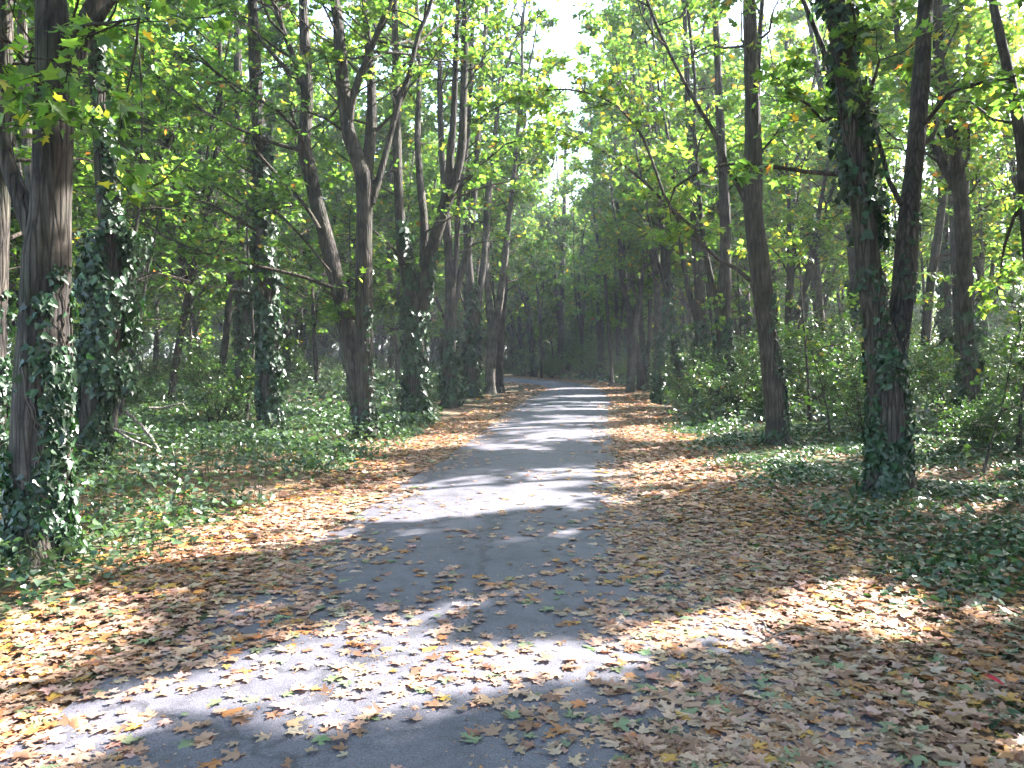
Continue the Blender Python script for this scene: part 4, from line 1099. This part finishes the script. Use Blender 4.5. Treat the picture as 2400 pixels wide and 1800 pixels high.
dead_branch("long pale twig hanging level above the dark hollow on the left", [(322, 880), (350, 880), (375, 875), (402, 868)], [12.5, 12.6, 12.6, 12.7], .02, [([(395, 872), (400, 880), (404, 886)], [12.65, 12.6, 12.6])])
dead_branch("dead branch sloping from the ivy-smothered trunk down to the nettles", [(270, 890), (300, 915), (330, 950), (345, 975), (375, 1010), (390, 1030)], [10.9, 10.7, 10.5, 10.3, 10., 9.8], .026)
dead_branch("tangled bare branch arching out of the ivy at the foot of the bushy left trunk", [(205, 870), (225, 905), (245, 925), (285, 950), (330, 968), (372, 978)], [10.7, 10.5, 10.4, 10.3, 10.3, 10.2], .026, [([(240, 925), (262, 930), (300, 940), (340, 935)], [10.4, 10.3, 10.2, 10.2]), ([(285, 950), (290, 985)], [10.3, 10.3])])
dead_branch("short crooked stick standing in the nettles left of the path", [(380, 1010), (376, 985), (371, 965)], [9.9, 10., 10.], .014)
nt_ = 420; tx = lr.uniform(-9, 9, nt_); ty = 3 + 22 * lr.random(nt_)
kk = (tx < edge_l(ty) - .1) | (tx > edge_r(ty) - .4); tx, ty = tx[kk], ty[kk]
ta = lr.uniform(0, 3.14, len(tx)); tl_ = lr.uniform(.08, .5, len(tx))
tp = np.stack([tx, ty, path_z(tx, ty) + .03], 1)[:, None] + np.linspace(-.5, .5, 4)[None, :, None] * (np.stack([np.cos(ta), np.sin(ta), lr.normal(0, .12, len(ta))], 1) * tl_[:, None])[:, None] + lr.normal(0, .008, (len(tx), 4, 3))
mt = MB(); tubes(mt, tp, np.tile(np.array([.006, .005, .0045, .003]), (len(tx), 1)) * lr.uniform(.6, 1.5, (len(tx), 1)), 5)
o = link("fallen_twigs", mt.mesh("fallen_twigs", M_DEAD, True)); tag(o, "small dry twigs scattered through the leaf litter", "twigs", kind="stuff")
def sapling(label, pix, Y, w, seed, n=14):
    pts = np.array([P(x, y, Y) for x, y in pix]); pts[0] = [pts[0][0], Y, float(ground_z(pts[0][0], Y))]
    b = pts[0]
    return grow("sapling", label, "sapling", b, [(pts, np.linspace(w, w * .3, len(pts)), False)], 3, leaf=.11, temps=T_RHOMB, zmin=.7, dens=4, Lr=(.4, 1.), twigs=5, per=6, w=W_NORMAL, sides=6, seed=seed, el=(0, 40))
sapling("thin leaning sapling between the clean leaning trunk and the V-shaped tree", [(1795, 925), (1788, 890), (1775, 830), (1757, 770), (1735, 710)], 15.2, .02, 401)
sapling("thin bent sapling standing in leaf litter near the right edge", [(2118, 1015), (2142, 950), (2165, 880), (2178, 810), (2185, 760)], 11.1, .016, 402)

# ------------------------------------------------------------------ haze: thin mist, added mostly for the veiling glow of the lens
def build_haze():
    m, nt, out = new_mat("haze_veil")
    pv = N(nt, "ShaderNodeVolumePrincipled")
    pv.inputs["Color"].default_value = (.86, .93, 1, 1)
    pv.inputs["Density"].default_value = HAZE
    pv.inputs["Anisotropy"].default_value = .3
    nt.links.new(pv.outputs[0], out.inputs["Volume"])
    x, y0, y1, z0, z1 = 410, -70, 710, -1.2, 26
    V = [(-x, y0, z0), (x, y0, z0), (x, y1, z0), (-x, y1, z0), (-x, y0, z1), (x, y0, z1), (x, y1, z1), (-x, y1, z1)]
    mb = MB(); mb.add(V, [np.array([(0, 3, 2, 1), (4, 5, 6, 7), (0, 1, 5, 4), (1, 2, 6, 5), (2, 3, 7, 6), (3, 0, 4, 7)])])
    tag(link("haze", mb.mesh("haze", m)), "thin haze among the trees, mostly standing in for lens glow", "haze", kind="stuff")
HAZE = .001
build_haze()
